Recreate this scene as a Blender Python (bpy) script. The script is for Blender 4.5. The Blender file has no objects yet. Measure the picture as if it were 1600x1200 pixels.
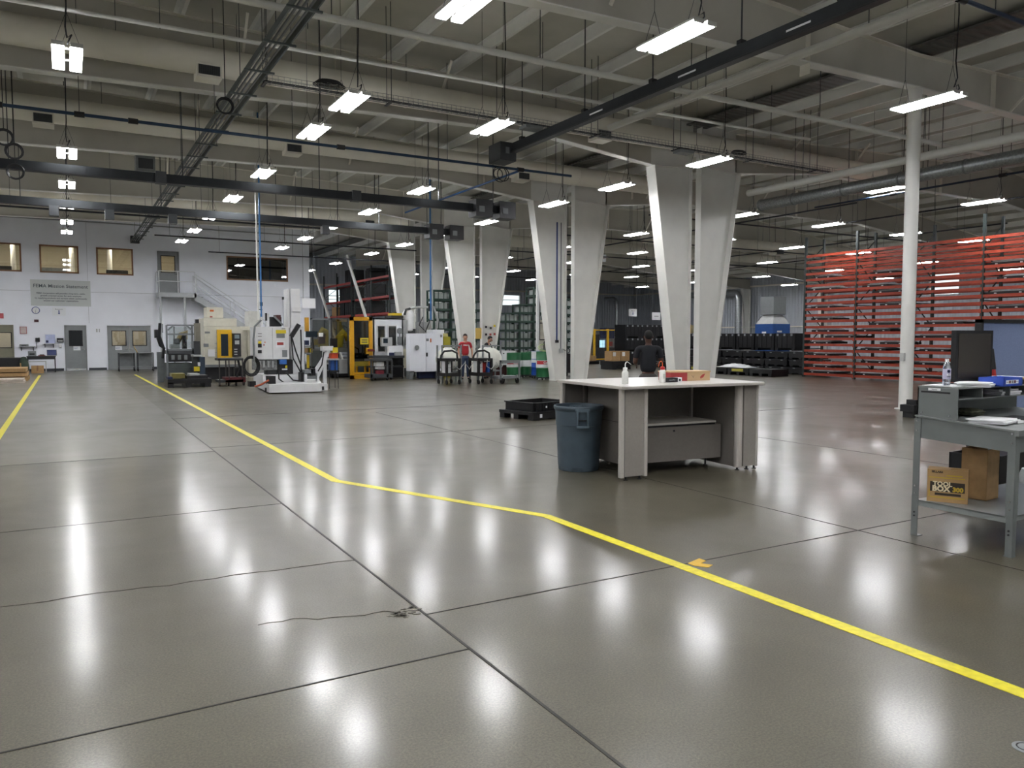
import bpy, math, random
from mathutils import Vector, Matrix
random.seed(7)
SC = bpy.context.scene
COL = SC.collection
PI = math.pi

# ------------------------------------------------------------------ camera, world, exposure
EYE = 1.65
cam_d = bpy.data.cameras.new('camera')
cam = bpy.data.objects.new('camera', cam_d); COL.objects.link(cam)
cam_d.sensor_width = 36.0
cam_d.lens = 1205.0 / 1600.0 * 36.0
cam_d.clip_end = 300
cam.location = (0, 0, EYE)
cam.rotation_euler = (math.radians(90 - 3.514), 0, math.radians(-29.964))
SC.camera = cam
W = bpy.data.worlds.new('world'); SC.world = W
W.use_nodes = True
W.node_tree.nodes['Background'].inputs[0].default_value = (0.85, 0.93, 1.0, 1)
W.node_tree.nodes['Background'].inputs[1].default_value = .4
vs = SC.view_settings
vs.view_transform = 'Standard'; vs.look = 'None'; vs.gamma = 1.0; vs.exposure = 2.14
vs.use_curve_mapping = False
LAMP = 13.0          # strength of the fluorescent tubes

F = 1205.0
_rot = cam.rotation_euler.to_matrix()
def _ray(x, y):
    return _rot @ Vector((x - 800, -(y - 600), -F))
def onY(x, y, Y):
    d = _ray(x, y); t = Y / d.y
    return Vector((d.x * t, Y, EYE + d.z * t))
def onX(x, y, X):
    d = _ray(x, y); t = X / d.x
    return Vector((X, d.y * t, EYE + d.z * t))
def onZ(x, y, Z=0.0):
    d = _ray(x, y); t = (Z - EYE) / d.z
    return Vector((d.x * t, d.y * t, Z))

# ------------------------------------------------------------------ materials
def lin(h):
    h = h.lstrip('#'); o = []
    for i in (0, 2, 4):
        c = int(h[i:i + 2], 16) / 255
        o.append(c / 12.92 if c <= .04045 else ((c + .055) / 1.055) ** 2.4)
    return (*o, 1)
MATS = {}
def mat(name, hexc, rough=.5, metal=0., var=.06, scale=6., bump=0., emit=0., ecol=None, alpha=1, trans=0., spec=.5, coat=0.):
    if name in MATS: return MATS[name]
    m = bpy.data.materials.new(name); m.use_nodes = True
    nt = m.node_tree; b = nt.nodes['Principled BSDF']
    c = lin(hexc)
    b.inputs['Roughness'].default_value = rough
    b.inputs['Metallic'].default_value = metal
    b.inputs['Specular IOR Level'].default_value = spec
    b.inputs['Coat Weight'].default_value = coat
    if trans: b.inputs['Transmission Weight'].default_value = trans
    if alpha < 1: b.inputs['Alpha'].default_value = alpha
    if var > 0:
        tc = nt.nodes.new('ShaderNodeTexCoord'); n = nt.nodes.new('ShaderNodeTexNoise')
        n.inputs['Scale'].default_value = scale; n.inputs['Detail'].default_value = 5
        nt.links.new(tc.outputs['Object'], n.inputs['Vector'])
        r = nt.nodes.new('ShaderNodeValToRGB')
        r.color_ramp.elements[0].position = .3; r.color_ramp.elements[1].position = .7
        r.color_ramp.elements[0].color = tuple(x * (1 - var * 2) for x in c[:3]) + (1,)
        r.color_ramp.elements[1].color = tuple(min(1, x * (1 + var)) for x in c[:3]) + (1,)
        nt.links.new(n.outputs['Fac'], r.inputs['Fac']); nt.links.new(r.outputs['Color'], b.inputs['Base Color'])
        if bump:
            bp = nt.nodes.new('ShaderNodeBump'); bp.inputs['Strength'].default_value = bump
            bp.inputs['Distance'].default_value = .02
            nt.links.new(n.outputs['Fac'], bp.inputs['Height']); nt.links.new(bp.outputs['Normal'], b.inputs['Normal'])
    else:
        b.inputs['Base Color'].default_value = c
    if emit:
        b.inputs['Emission Color'].default_value = lin(ecol or hexc); b.inputs['Emission Strength'].default_value = emit
    MATS[name] = m
    return m
def floor_mat():
    m = bpy.data.materials.new('polished_concrete'); m.use_nodes = True
    nt = m.node_tree; N = nt.nodes.new; L = nt.links.new; b = nt.nodes['Principled BSDF']
    tc = N('ShaderNodeTexCoord')
    def noise(s, det=6, dist=0., rough=.6):
        n = N('ShaderNodeTexNoise'); n.inputs['Scale'].default_value = s; n.inputs['Detail'].default_value = det
        n.inputs['Distortion'].default_value = dist; n.inputs['Roughness'].default_value = rough
        L(tc.outputs['Object'], n.inputs['Vector']); return n.outputs['Fac']
    def ramp(f, p0, c0, p1, c1):
        r = N('ShaderNodeValToRGB'); e = r.color_ramp.elements
        e[0].position = p0; e[0].color = c0; e[1].position = p1; e[1].color = c1
        L(f, r.inputs['Fac']); return r.outputs['Color']
    def mix(a, c, fac, mode='MULTIPLY'):
        x = N('ShaderNodeMix'); x.data_type = 'RGBA'; x.blend_type = mode
        x.inputs['Factor'].default_value = fac; L(a, x.inputs['A']); L(c, x.inputs['B']); return x.outputs['Result']
    g = lambda v: (v, v, v, 1)
    base = ramp(noise(.35, 4, .6), .3, lin('#524d3e'), .7, lin('#605c4e'))
    base = mix(base, ramp(noise(2.2, 8, 1.0), .3, g(.86), .7, g(1.06)), .7)
    base = mix(base, ramp(noise(90, 3, 0, .7), .38, g(.6), .64, g(1.3)), .7)
    base = mix(base, ramp(noise(210, 2), .62, g(1.0), .7, g(2.2)), .6)
    # slabs poured one by one: each a slightly different grey
    mp = N('ShaderNodeMapping'); mp.inputs['Location'].default_value = (-1.8, -4.15, 0)
    L(tc.outputs['Object'], mp.inputs['Vector'])
    br = N('ShaderNodeTexBrick'); br.offset = 0
    br.inputs['Scale'].default_value = 1; br.inputs['Brick Width'].default_value = 4.0
    br.inputs['Row Height'].default_value = 3.6; br.inputs['Mortar Size'].default_value = 0
    br.inputs['Color1'].default_value = g(.9); br.inputs['Color2'].default_value = g(1.08)
    L(mp.outputs['Vector'], br.inputs['Vector'])
    base = mix(base, br.outputs['Color'], .6)
    L(base, b.inputs['Base Color'])
    rr = N('ShaderNodeMapRange'); L(noise(.8, 3, .6), rr.inputs['Value'])
    rr.inputs['From Min'].default_value = .3; rr.inputs['From Max'].default_value = .7
    rr.inputs['To Min'].default_value = .36; rr.inputs['To Max'].default_value = .44
    # the slabs left of the long joint and beyond the cross joint are a paler, duller pour
    sx = N('ShaderNodeSeparateXYZ'); L(tc.outputs['Object'], sx.inputs['Vector'])
    def cmp(sock, op, v):
        m_ = N('ShaderNodeMath'); m_.operation = op; L(sock, m_.inputs[0]); m_.inputs[1].default_value = v; return m_.outputs[0]
    pale = N('ShaderNodeMath'); pale.operation = 'MULTIPLY'; L(cmp(sx.outputs['X'], 'LESS_THAN', 1.8), pale.inputs[0]); L(cmp(sx.outputs['Y'], 'GREATER_THAN', 11.7), pale.inputs[1])
    pm = N('ShaderNodeMix'); pm.data_type = 'RGBA'; L(pale.outputs[0], pm.inputs['Factor']); L(base, pm.inputs['A']); pm.inputs['B'].default_value = lin('#75736a')
    pf = N('ShaderNodeMath'); pf.operation = 'MULTIPLY'; L(pale.outputs[0], pf.inputs[0]); pf.inputs[1].default_value = .65; L(pf.outputs[0], pm.inputs['Factor'])
    L(pm.outputs['Result'], b.inputs['Base Color'])
    b.inputs['Coat Weight'].default_value = .52; b.inputs['Coat Roughness'].default_value = .16
    L(rr.outputs['Result'], b.inputs['Roughness'])
    b.inputs['Specular IOR Level'].default_value = .3
    bp = N('ShaderNodeBump'); bp.inputs['Strength'].default_value = .03; bp.inputs['Distance'].default_value = .006
    L(noise(14, 4), bp.inputs['Height']); L(bp.outputs['Normal'], b.inputs['Normal'])
    return m
def ribbed_mat(name, hexc, period=.3, rough=.5, axis='X', depth=.6):
    m = bpy.data.materials.new(name); m.use_nodes = True
    nt = m.node_tree; b = nt.nodes['Principled BSDF']; b.inputs['Base Color'].default_value = lin(hexc)
    b.inputs['Roughness'].default_value = rough
    tc = nt.nodes.new('ShaderNodeTexCoord'); w = nt.nodes.new('ShaderNodeTexWave')
    w.bands_direction = axis; w.wave_profile = 'SIN'
    w.inputs['Scale'].default_value = 1 / period / 3.18
    nt.links.new(tc.outputs['Object'], w.inputs['Vector'])
    bp = nt.nodes.new('ShaderNodeBump'); bp.inputs['Strength'].default_value = depth; bp.inputs['Distance'].default_value = .05
    nt.links.new(w.outputs['Fac'], bp.inputs['Height']); nt.links.new(bp.outputs['Normal'], b.inputs['Normal'])
    return m
def glass_mat(name, tint='#ffffff', refl=.12, rough=.02, opacity=0.):
    m = bpy.data.materials.new(name); m.use_nodes = True
    nt = m.node_tree; nt.nodes.remove(nt.nodes['Principled BSDF']); out = nt.nodes['Material Output']
    t = nt.nodes.new('ShaderNodeBsdfTransparent'); t.inputs[0].default_value = lin(tint)
    g = nt.nodes.new('ShaderNodeBsdfGlossy'); g.inputs['Roughness'].default_value = rough
    mx = nt.nodes.new('ShaderNodeMixShader'); mx.inputs[0].default_value = refl
    nt.links.new(t.outputs[0], mx.inputs[1]); nt.links.new(g.outputs[0], mx.inputs[2])
    nt.links.new(mx.outputs[0], out.inputs[0])
    MATS[name] = m
    return m

# ------------------------------------------------------------------ mesh builder
class MB:
    def __init__(s): s.v = []; s.f = []; s.sm = []
    def add(s, vs, fs, smooth=False, M=None):
        o = len(s.v)
        for p in vs: s.v.append(tuple(M @ Vector(p)) if M else tuple(p))
        for f in fs: s.f.append([i + o for i in f]); s.sm.append(smooth)
        return s
    def box(s, x0, x1, y0, y1, z0, z1, M=None):
        v = [(x, y, z) for z in (z0, z1) for y in (y0, y1) for x in (x0, x1)]
        return s.add(v, [(0, 2, 3, 1), (4, 5, 7, 6), (0, 1, 5, 4), (2, 6, 7, 3), (0, 4, 6, 2), (1, 3, 7, 5)], False, M)
    def cb(s, c, d, rz=0, M=None):
        m = Matrix.Translation(c) @ Matrix.Rotation(rz, 4, 'Z')
        if M: m = M @ m
        return s.box(-d[0] / 2, d[0] / 2, -d[1] / 2, d[1] / 2, -d[2] / 2, d[2] / 2, m)
    def bev(s, x0, x1, y0, y1, z0, z1, r=.02, M=None):
        # box with rounded vertical edges
        pts = []
        for cx, cy, a0 in ((x1 - r, y1 - r, 0), (x0 + r, y1 - r, 90), (x0 + r, y0 + r, 180), (x1 - r, y0 + r, 270)):
            for k in range(4):
                a = math.radians(a0 + 30 * k); pts.append((cx + r * math.cos(a), cy + r * math.sin(a)))
        return s.prismz(pts, z0, z1, M)
    def prismz(s, pts, z0, z1, M=None):
        n = len(pts)
        v = [(x, y, z0) for x, y in pts] + [(x, y, z1) for x, y in pts]
        f = [tuple(range(n))[::-1], tuple(range(n, 2 * n))] + [(i, (i + 1) % n, n + (i + 1) % n, n + i) for i in range(n)]
        return s.add(v, f, False, M)
    def prismy(s, pts, y0, y1, M=None):   # pts in x,z
        n = len(pts)
        v = [(x, y0, z) for x, z in pts] + [(x, y1, z) for x, z in pts]
        f = [tuple(range(n)), tuple(range(n, 2 * n))[::-1]] + [(i, n + i, n + (i + 1) % n, (i + 1) % n) for i in range(n)]
        return s.add(v, f, False, M)
    def prismx(s, pts, x0, x1, M=None):   # pts in y,z
        n = len(pts)
        v = [(x0, y, z) for y, z in pts] + [(x1, y, z) for y, z in pts]
        f = [tuple(range(n))[::-1], tuple(range(n, 2 * n))] + [(i, (i + 1) % n, n + (i + 1) % n, n + i) for i in range(n)]
        return s.add(v, f, False, M)
    def bar(s, a, b, w, h=None, up=(0, 0, 1)):
        h = h or w; a = Vector(a); b = Vector(b); d = (b - a); L = d.length
        if L < 1e-6: return s
        d.normalize(); u = Vector(up)
        if abs(d.dot(u)) > .98: u = Vector((0, 1, 0))
        x = d.cross(u).normalized(); z = x.cross(d).normalized()
        M = Matrix((x, d, z)).transposed().to_4x4(); M.translation = a
        return s.box(-w / 2, w / 2, 0, L, -h / 2, h / 2, M)
    def tube(s, pts, r, n=8, closed=False, caps=True):
        pts = [Vector(p) for p in pts]; rings = []; m = len(pts)
        rs = r if isinstance(r, (list, tuple)) else [r] * m
        prev = None
        for i, p in enumerate(pts):
            if closed: d = pts[(i + 1) % m] - pts[i - 1]
            else: d = pts[min(i + 1, m - 1)] - pts[max(i - 1, 0)]
            d.normalize()
            if prev is None:
                u = Vector((0, 0, 1)) if abs(d.z) < .9 else Vector((1, 0, 0))
                x = d.cross(u).normalized()
            else:
                x = (prev - d * prev.dot(d)).normalized()
            prev = x; y = d.cross(x)
            rings.append([p + (x * math.cos(2 * PI * k / n) + y * math.sin(2 * PI * k / n)) * rs[i] for k in range(n)])
        v = [q for R in rings for q in R]; f = []
        for i in range(m if closed else m - 1):
            j = (i + 1) % m
            for k in range(n):
                f.append((i * n + k, i * n + (k + 1) % n, j * n + (k + 1) % n, j * n + k))
        s.add(v, f, True)
        if caps and not closed:
            o = len(s.v) - len(v)
            s.f.append([o + k for k in range(n)][::-1]); s.sm.append(False)
            s.f.append([o + (m - 1) * n + k for k in range(n)]); s.sm.append(False)
        return s
    def lathe(s, prof, n=16, M=None, a0=0, a1=360):
        full = abs(a1 - a0) >= 360; c = n if full else n + 1
        v = []
        for k in range(c):
            a = math.radians(a0 + (a1 - a0) * k / n)
            for r, z in prof: v.append((r * math.cos(a), r * math.sin(a), z))
        m = len(prof); f = []
        for k in range(n):
            j = (k + 1) % c
            for i in range(m - 1): f.append((k * m + i, j * m + i, j * m + i + 1, k * m + i + 1))
        s.add(v, f, True, M)
        return s
    def cyl(s, c, r, z0, z1, n=16, M=None):
        T = Matrix.Translation((c[0], c[1], 0))
        return s.lathe([(0.0001, z0), (r, z0), (r, z0 + .0005), (r, z1 - .0005), (r, z1), (0.0001, z1)], n, (M @ T) if M else T)
    def disc(s, c, r, t, axis, n=16):
        R = {'X': Matrix.Rotation(PI / 2, 4, 'Y'), 'Y': Matrix.Rotation(PI / 2, 4, 'X'), 'Z': Matrix.Identity(4)}[axis]
        return s.lathe([(0.0001, -t / 2), (r, -t / 2), (r, t / 2), (0.0001, t / 2)], n, Matrix.Translation(c) @ R)
    def build(s, name, m, parent=None, smooth_angle=True):
        me = bpy.data.meshes.new(name); me.from_pydata(s.v, [], s.f); me.update()
        me.polygons.foreach_set('use_smooth', s.sm)
        if any(s.sm):
            try: me.set_sharp_from_angle(angle=math.radians(40))
            except Exception: pass
        if m: me.materials.append(m)
        o = bpy.data.objects.new(name, me); COL.objects.link(o)
        if parent: o.parent = parent
        return o
def B(*a, **k): return MB().box(*a, **k)
def multi(parent, name, m, mbs):
    return [x.build(name, m, parent) for x in mbs]
def tag(o, label=None, cat=None, group=None, kind=None):
    if label: o['label'] = label
    if cat: o['category'] = cat
    if group: o['group'] = group
    if kind: o['kind'] = kind
    return o
def thing(name, label, cat, loc=(0, 0, 0), rz=0, group=None):
    o = bpy.data.objects.new(name, None); COL.objects.link(o); o.empty_display_size = .2
    o.location = loc; o.rotation_euler = (0, 0, rz)
    return tag(o, label, cat, group)
def solo(mb, name, m, label, cat, loc=(0, 0, 0), rz=0, group=None):
    o = mb.build(name, m); o.location = loc; o.rotation_euler = (0, 0, rz)
    return tag(o, label, cat, group)
def struct(mb, name, m, label=None, parent=None):
    o = mb.build(name, m, parent); o['kind'] = 'structure'
    if label: o['label'] = label; 
    return o
def dup(root, loc=None, rz=None, label=None, group=None):
    r = root.copy(); COL.objects.link(r)
    if loc is not None: r.location = loc
    if rz is not None: r.rotation_euler = (0, 0, rz)
    if label: r['label'] = label
    if group: r['group'] = group
    def rec(src, dst):
        for ch in list(src.children):
            c = ch.copy(); COL.objects.link(c); c.parent = dst; rec(ch, c)
    rec(root, r)
    return r
def text(s, size, m, parent, M, name='lettering', align='CENTER', depth=.0015, bold=0.):
    c = bpy.data.curves.new('t', 'FONT'); c.body = s; c.size = size; c.align_x = align; c.align_y = 'CENTER'
    c.extrude = depth; c.offset = bold; c.resolution_u = 2
    t = bpy.data.objects.new('t', c); COL.objects.link(t)
    bpy.context.view_layer.update()
    me = bpy.data.meshes.new_from_object(t.evaluated_get(bpy.context.evaluated_depsgraph_get()))
    bpy.data.objects.remove(t); me.transform(M); me.materials.clear(); me.materials.append(m)
    o = bpy.data.objects.new(name, me); COL.objects.link(o); o.parent = parent
    return o
FACE_Y = Matrix.Rotation(PI / 2, 4, 'X')            # text facing -Y
def TY(x, y, z): return Matrix.Translation((x, y, z)) @ FACE_Y
FACE_X = Matrix.Rotation(-PI / 2, 4, 'Z') @ FACE_Y   # text facing -X
def TX(x, y, z): return Matrix.Translation((x, y, z)) @ FACE_X

white = mat('painted_white_wall', '#eef1f8', .6, var=.02, scale=1.2)
cream = mat('cream_painted_steel', '#dedacd', .5, var=.03, scale=2)
steelw = mat('white_painted_steel', '#dcdcd6', .42, var=.03, scale=2)
webm = mat('girder_web_grey', '#b9b6ab', .55, var=.03, scale=2)  # girder webs in a darker grey than their flanges
deckm = mat('roof_deck_white', '#b4b2a7', .7, var=.05, scale=1.5)
black = mat('black_plastic', '#0d0e10', .45, var=.2, scale=8)
blackm = mat('black_painted_metal', '#17181b', .45, var=.1)
dgrey = mat('dark_grey_paint', '#3b3e40', .45, var=.08)
mgrey = mat('mid_grey_paint', '#777b7c', .45, var=.06)
lgrey = mat('light_grey_paint', '#aeb0ae', .45, var=.05)
galv = mat('galvanised_steel', '#9a9fa0', .35, .8, var=.15, scale=20)
chrome = mat('bright_steel', '#c8cacc', .25, .9, var=.05)
yellowtape = mat('yellow_floor_tape', '#d8cc1c', .45, var=.08, scale=25, bump=.1)
yellow = mat('safety_yellow', '#e0b012', .45, var=.05)
beige = mat('machine_beige', '#c9c6b6', .45, var=.04)
offw = mat('machine_white', '#d9dada', .4, var=.03)
orange = mat('rack_orange', '#98371f', .45, var=.08, scale=10)
dgreen = mat('rack_dark_green', '#1d3a2e', .5, var=.1)
blue = mat('pipe_blue', '#1c4f86', .4, var=.06)
redm = mat('bright_red', '#a81e1c', .45, var=.05)
kraft = mat('brown_cardboard', '#a8875c', .8, var=.08, scale=15)
paper = mat('white_paper', '#e6e7e8', .7, var=.01)
wood = mat('oak_frame', '#8a6446', .5, var=.12, scale=12)
rubber = mat('black_rubber', '#101010', .7, var=.1)
sign_ink = mat('sign_grey_ink', '#565c62', .6, var=0)
ink = mat('dark_ink', '#2c3036', .6, var=0)
navy = mat('navy_blue', '#16234a', .5, var=.05)
tube_m = mat('fluorescent_tube', '#ffffff', .5, var=0, emit=LAMP, ecol='#fbfbff')
pane = glass_mat('window_pane', '#f4f6f4', .1)
clear = glass_mat('clear_panel', '#e8ecec', .08)

# ------------------------------------------------------------------ floor
XL, XR, YB, YE = -19.0, 50.0, -9.0, 62.0
f = struct(B(XL - .3, XR + .3, YB - .3, YE + .3, -.3, 0), 'floor', floor_mat(), 'polished grey concrete floor')
jm = mat('joint_filler', '#2a2824', .7, var=.2, scale=9)
tn = [0]
def trim(mb, m, label):
    tn[0] += 1
    return struct(mb, 'trim_%d' % tn[0], m, label)
def strip(pts, w, z=.0022):
    mb = MB()
    for (a, b) in zip(pts, pts[1:]):
        mb.bar((a[0], a[1], z / 2), (b[0], b[1], z / 2), w, z)
    return mb
def wav(x0, y0, x1, y1, n, amp, w=.012):
    pts = []
    for i in range(n + 1):
        t = i / n; pts.append((x0 + (x1 - x0) * t, y0 + (y1 - y0) * t + random.uniform(-amp, amp)))
    return pts
trim(strip(wav(1.8, 1.2, 1.8, 17, 60, .0), .016), jm, 'long dark floor joint running down the aisle')
trim(strip([(1.8, 3.57), (-12, 3.66)], .011), jm, 'thin cross joint in the nearest floor slab left of the long joint')
jc = mat('hairline_crack', '#3a362d', .8, var=.2, scale=9)
trim(strip(wav(1.8, 5.45, -8, 5.95, 70, .028), .0055), jc, 'wavy hairline crack left of the long joint')
trim(strip(wav(1.8, 4.25, .9, 4.5, 14, .03), .003), jc, 'short hairline crack by the chipped joint')
trim(strip([(1.8, 7.68), (-12, 7.85)], .008), jm, 'thin cross joint beyond the wavy crack')
trim(strip([(1.8, 11.7), (-12, 11.8)], .01), jm, 'cross joint below the lighter floor slab')
trim(strip([(1.8, 4.15), (18, 4.15)], .010), jm, 'thin cross joint right of the long joint, passing under the yellow line')
trim(strip([(5.8, 1.5), (5.8, 16)], .008), jm, 'thin floor joint running past the grey counter')
trim(strip([(1.8, 12.1), (15, 12.1)], .008), jm, 'thin cross joint left of the grey counter')
trim(strip([(1.8, 16.8), (15, 16.8)], .008), jm, 'thin cross joint in front of the machines')
trim(strip([(9.8, 1.5), (9.8, 20)], .008), jm, 'thin floor joint right of the grey counter')
# chipped spot by the joint
chip = mat('chipped_concrete', '#5d5a50', .8, var=.3, scale=60)
mb = MB()
for i in range(16):
    a = random.uniform(0, 6.28); x = 1.72 + random.uniform(-.12, .1); y = 4.24 + random.uniform(-.07, .07)
    mb.prismz([(x + random.uniform(.012, .03) * math.cos(a + k * 1.05), y + random.uniform(.008, .022) * math.sin(a + k * 1.05)) for k in range(6)], 0, .0025)
trim(mb, chip, 'chipped patch at the crossing of two floor joints')
# tapes
def tape(pts, w, label, name='floor_tape'):
    mb = MB(); z = .0018
    n = len(pts); L = []; R = []
    for i, p in enumerate(pts):
        p = Vector((p[0], p[1])); 
        d0 = (Vector(pts[i]) - Vector(pts[i - 1])).normalized() if i else None
        d1 = (Vector(pts[i + 1]) - Vector(pts[i])).normalized() if i < n - 1 else None
        d = (d0 + d1).normalized() if d0 and d1 else (d0 or d1)
        k = 1 / max(.5, d.dot(d1 or d0)); nn = Vector((-d.y, d.x)) * w / 2 * k
        L.append(p + nn); R.append(p - nn)
    for i in range(n - 1):
        q = [R[i], R[i + 1], L[i + 1], L[i]]
        mb.prismz([(a.x, a.y) for a in q], .0, z + .001)
    return solo(mb, name, yellowtape, label, 'floor tape')
tape([(2.53, 37.2), (2.62, 8.6), (3.78, 5.93), (3.79, .9)], .1, 'long yellow floor line bending twice, from the machines to the bottom right corner')
tape([(-1.04, 38.6), (-1.02, 8.0)], .1, 'straight yellow floor line at the left edge of the aisle')
solo(MB().prismz([(3.87, 4.08), (3.87, 4.15), (4.03, 4.2), (4.03, 4.13), (3.95, 4.1), (4.0, 4.03), (3.93, 4.0)], 0, .003), 'floor_marking', mat('orange_yellow_tape', '#cda41c', .5),
     'small yellow L-shaped tape mark beside the long yellow floor line', 'floor tape')
# floor anchor plate at the lower right corner
t = thing('floor_cleanout', 'small round metal cover plate set into the floor at the lower right', 'floor cover', (3.29, 1.57, 0))
MB().lathe([(.0001, .004), (.045, .004), (.05, .002), (.05, 0)], 20).build('cover', mgrey, t)
MB().lathe([(.03, .0042), (.033, .006), (.036, .0042)], 20).build('ring', rubber, t)

# ------------------------------------------------------------------ shell
def wallholes(a0, a1, z0, z1, holes, fix0, fix1, axis):
    mb = MB(); xs = sorted({a0, a1, *[h[0] for h in holes], *[h[1] for h in holes]}); zs = sorted({z0, z1, *[h[2] for h in holes], *[h[3] for h in holes]})
    for i in range(len(xs) - 1):
        for j in range(len(zs) - 1):
            cx = (xs[i] + xs[i + 1]) / 2; cz = (zs[j] + zs[j + 1]) / 2
            if any(h[0] < cx < h[1] and h[2] < cz < h[3] for h in holes): continue
            if axis == 'Y': mb.box(xs[i], xs[i + 1], fix0, fix1, zs[j], zs[j + 1])
            else: mb.box(fix0, fix1, xs[i], xs[i + 1], zs[j], zs[j + 1])
    return mb
WY = 43.2
wins = [(-4.1, -1.73, 4.70, 6.02), (-1.0, .62, 4.70, 6.02), (1.38, 3.0, 4.70, 6.02), (7.45, 10.66, 4.66, 5.92)]
doors = [(-3.5, -2.15, 0, 2.2), (-.09, .85, 0, 2.2), (1.75, 3.71, 0, 2.2), (4.1, 5.13, 3.84, 6.0)]
struct(wallholes(XL, 11.85, 0, 8.6, wins + doors, WY, WY + .2, 'Y'), 'wall_front_office', white, 'white painted office block wall with windows')
struct(B(11.65, 11.85, WY + .2, YE, 0, 8.6), 'wall_office_side', white, 'side of the white office block')
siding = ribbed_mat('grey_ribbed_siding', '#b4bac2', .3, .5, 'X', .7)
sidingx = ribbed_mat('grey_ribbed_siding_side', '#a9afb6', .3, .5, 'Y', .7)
wR = [(28.9, 30.9, 4.38, 5.8), (50.6, 53.0, 4.4, 5.9)]
struct(wallholes(YB, YE, 0, 9, wR, XR, XR + .2, 'X'), 'wall_right', sidingx, 'grey ribbed metal wall behind the orange rack')
wE = [(34.6, 36.6, 4.5, 5.5), (18.5, 20.3, 4.4, 5.5)]
struct(wallholes(11.85, XR, 0, 9, wE, YE, YE + .2, 'Y'), 'wall_back', siding, 'grey ribbed metal end wall')
struct(B(XL - .2, XL, YB, WY, 0, 9), 'wall_left', white)
struct(B(XL, XR, YB - .2, YB, 0, 9), 'wall_rear', white)
zr = [(XL - .2, 7.9), (-1, 8.62), (16.55, 8.1), (33.5, 8.7), (XR + .2, 6.6)]
mb = MB()
mb.prismy([(x, z + .02) for x, z in zr] + [(x, z + .25) for x, z in reversed(zr)], YB - .2, YE + .2)
ceil = struct(mb, 'ceiling', deckm, 'pale insulated metal roof deck on purlins')
def roofz(x):
    for (a, za), (b, zb) in zip(zr, zr[1:]):
        if a <= x <= b: return za + (zb - za) * (x - a) / (b - a)
    return 8
k = 0; x = -17.9; src = None
while x < 49.6:
    if abs(x - 16.55) > .35:
        z = roofz(x)
        m_ = MB().box(-.004, .004, YB, YE, -.22, .02).box(-.004, .075, YB, YE, -.23, -.22).box(-.075, 0, YB, YE, .005, .015)
        if src is None: src = m_.build('purlin', steelw, ceil); src.location = (x, 0, z); 
        else:
            o = src.copy(); COL.objects.link(o); o.parent = ceil; o.location = (x, 0, z)
    x += 1.55; k += 1
# deck seams: ribs of the insulation facing between purlins come from the purlins themselves
# baseboards, joints in the white wall
base_m = mat('dark_baseboard', '#3a3f45', .5)
bb = MB()
for a, b in ((-2.15, -.15), (.91, 1.69), (3.77, 11.85)): bb.box(a, b, WY - .02, WY, 0, .12)
struct(bb, 'baseboard_office', base_m, 'dark base trim along the white office wall')
seam = mat('wall_seam_grey', '#8f9295', .6, var=0)
jt = MB().box(.975, .985, WY - .004, WY, 2.3, 7.3).box(XL, 4.0, WY - .004, WY, 3.82, 3.832).box(5.2, 11.85, WY - .004, WY, 3.82, 3.832).box(XL, 11.85, WY - .02, WY, 7.2, 7.26)
trim(jt, seam, 'thin panel seams of the white office wall')
trim(B(XR - .12, XR, YB, YE, 5.78, 5.9), cream, 'cream girt along the top of the ribbed side wall')
trim(B(XR - .1, XR, YB, YE, 2.4, 2.5), cream, 'lower cream girt of the ribbed side wall')
trim(B(11.9, XR, YE - .12, YE, 5.78, 5.9), cream, 'cream girt along the top of the ribbed end wall')

# ---- office windows and rooms behind them
room_m = mat('office_room_beige', '#c2bba9', .8, var=.02)
rm = MB()
rm.box(XL + 9, 11.6, 47.2, 47.4, 3.7, 7)        # back of upper rooms
rm.box(XL + 9, 11.6, WY + .2, 47.4, 3.55, 3.7)  # slab
rm.box(XL + 9, 11.6, WY + .2, 47.4, 6.3, 6.4)   # ceiling
rm.box(3.5, 3.6, WY + .2, 47.2, 3.7, 6.3).box(6.4, 6.5, WY + .2, 47.2, 3.7, 6.3)
struct(rm, 'wall_upper_rooms', room_m, 'beige walls of the upstairs office seen through its windows')
for x in (-2.15, .35, 2.05): solo(MB().tube([(0, 0, 3.7), (0, 0, 6.3)], .12, 14), 'office_column', steelw, 'white round column inside the office, %s window' % {-2.15: 'leftmost', .35: 'middle', 2.05: 'right'}[x], 'column', (x, 45.3, 0))
for x, w, lab in ((-.6, .7, 'pale cubicle divider behind the window above the mission sign'), (2.35, .5, 'dark office chair back behind the window right of the mission sign'), (-3.0, .8, 'dark desk edge behind the leftmost office window')): solo(B(-w, w, 0, .1, 3.72, 5.05), 'cubicle_divider' if w == .7 else 'office_furniture', mat('divider_grey', '#8b9094', .7) if w == .7 else mat('furniture_dark', '#2b2a2a', .6), lab, 'furniture', (x, 44.6, 0))
rm = MB().box(XL + 9, 11.6, 46, 46.2, 0, 3.55).box(1.2, 1.3, WY + .2, 46, 0, 3.55).box(-1.3, -1.2, WY + .2, 46, 0, 3.55)
struct(rm, 'wall_lower_rooms', room_m, 'beige walls of the rooms behind the ground floor doors')
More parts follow.
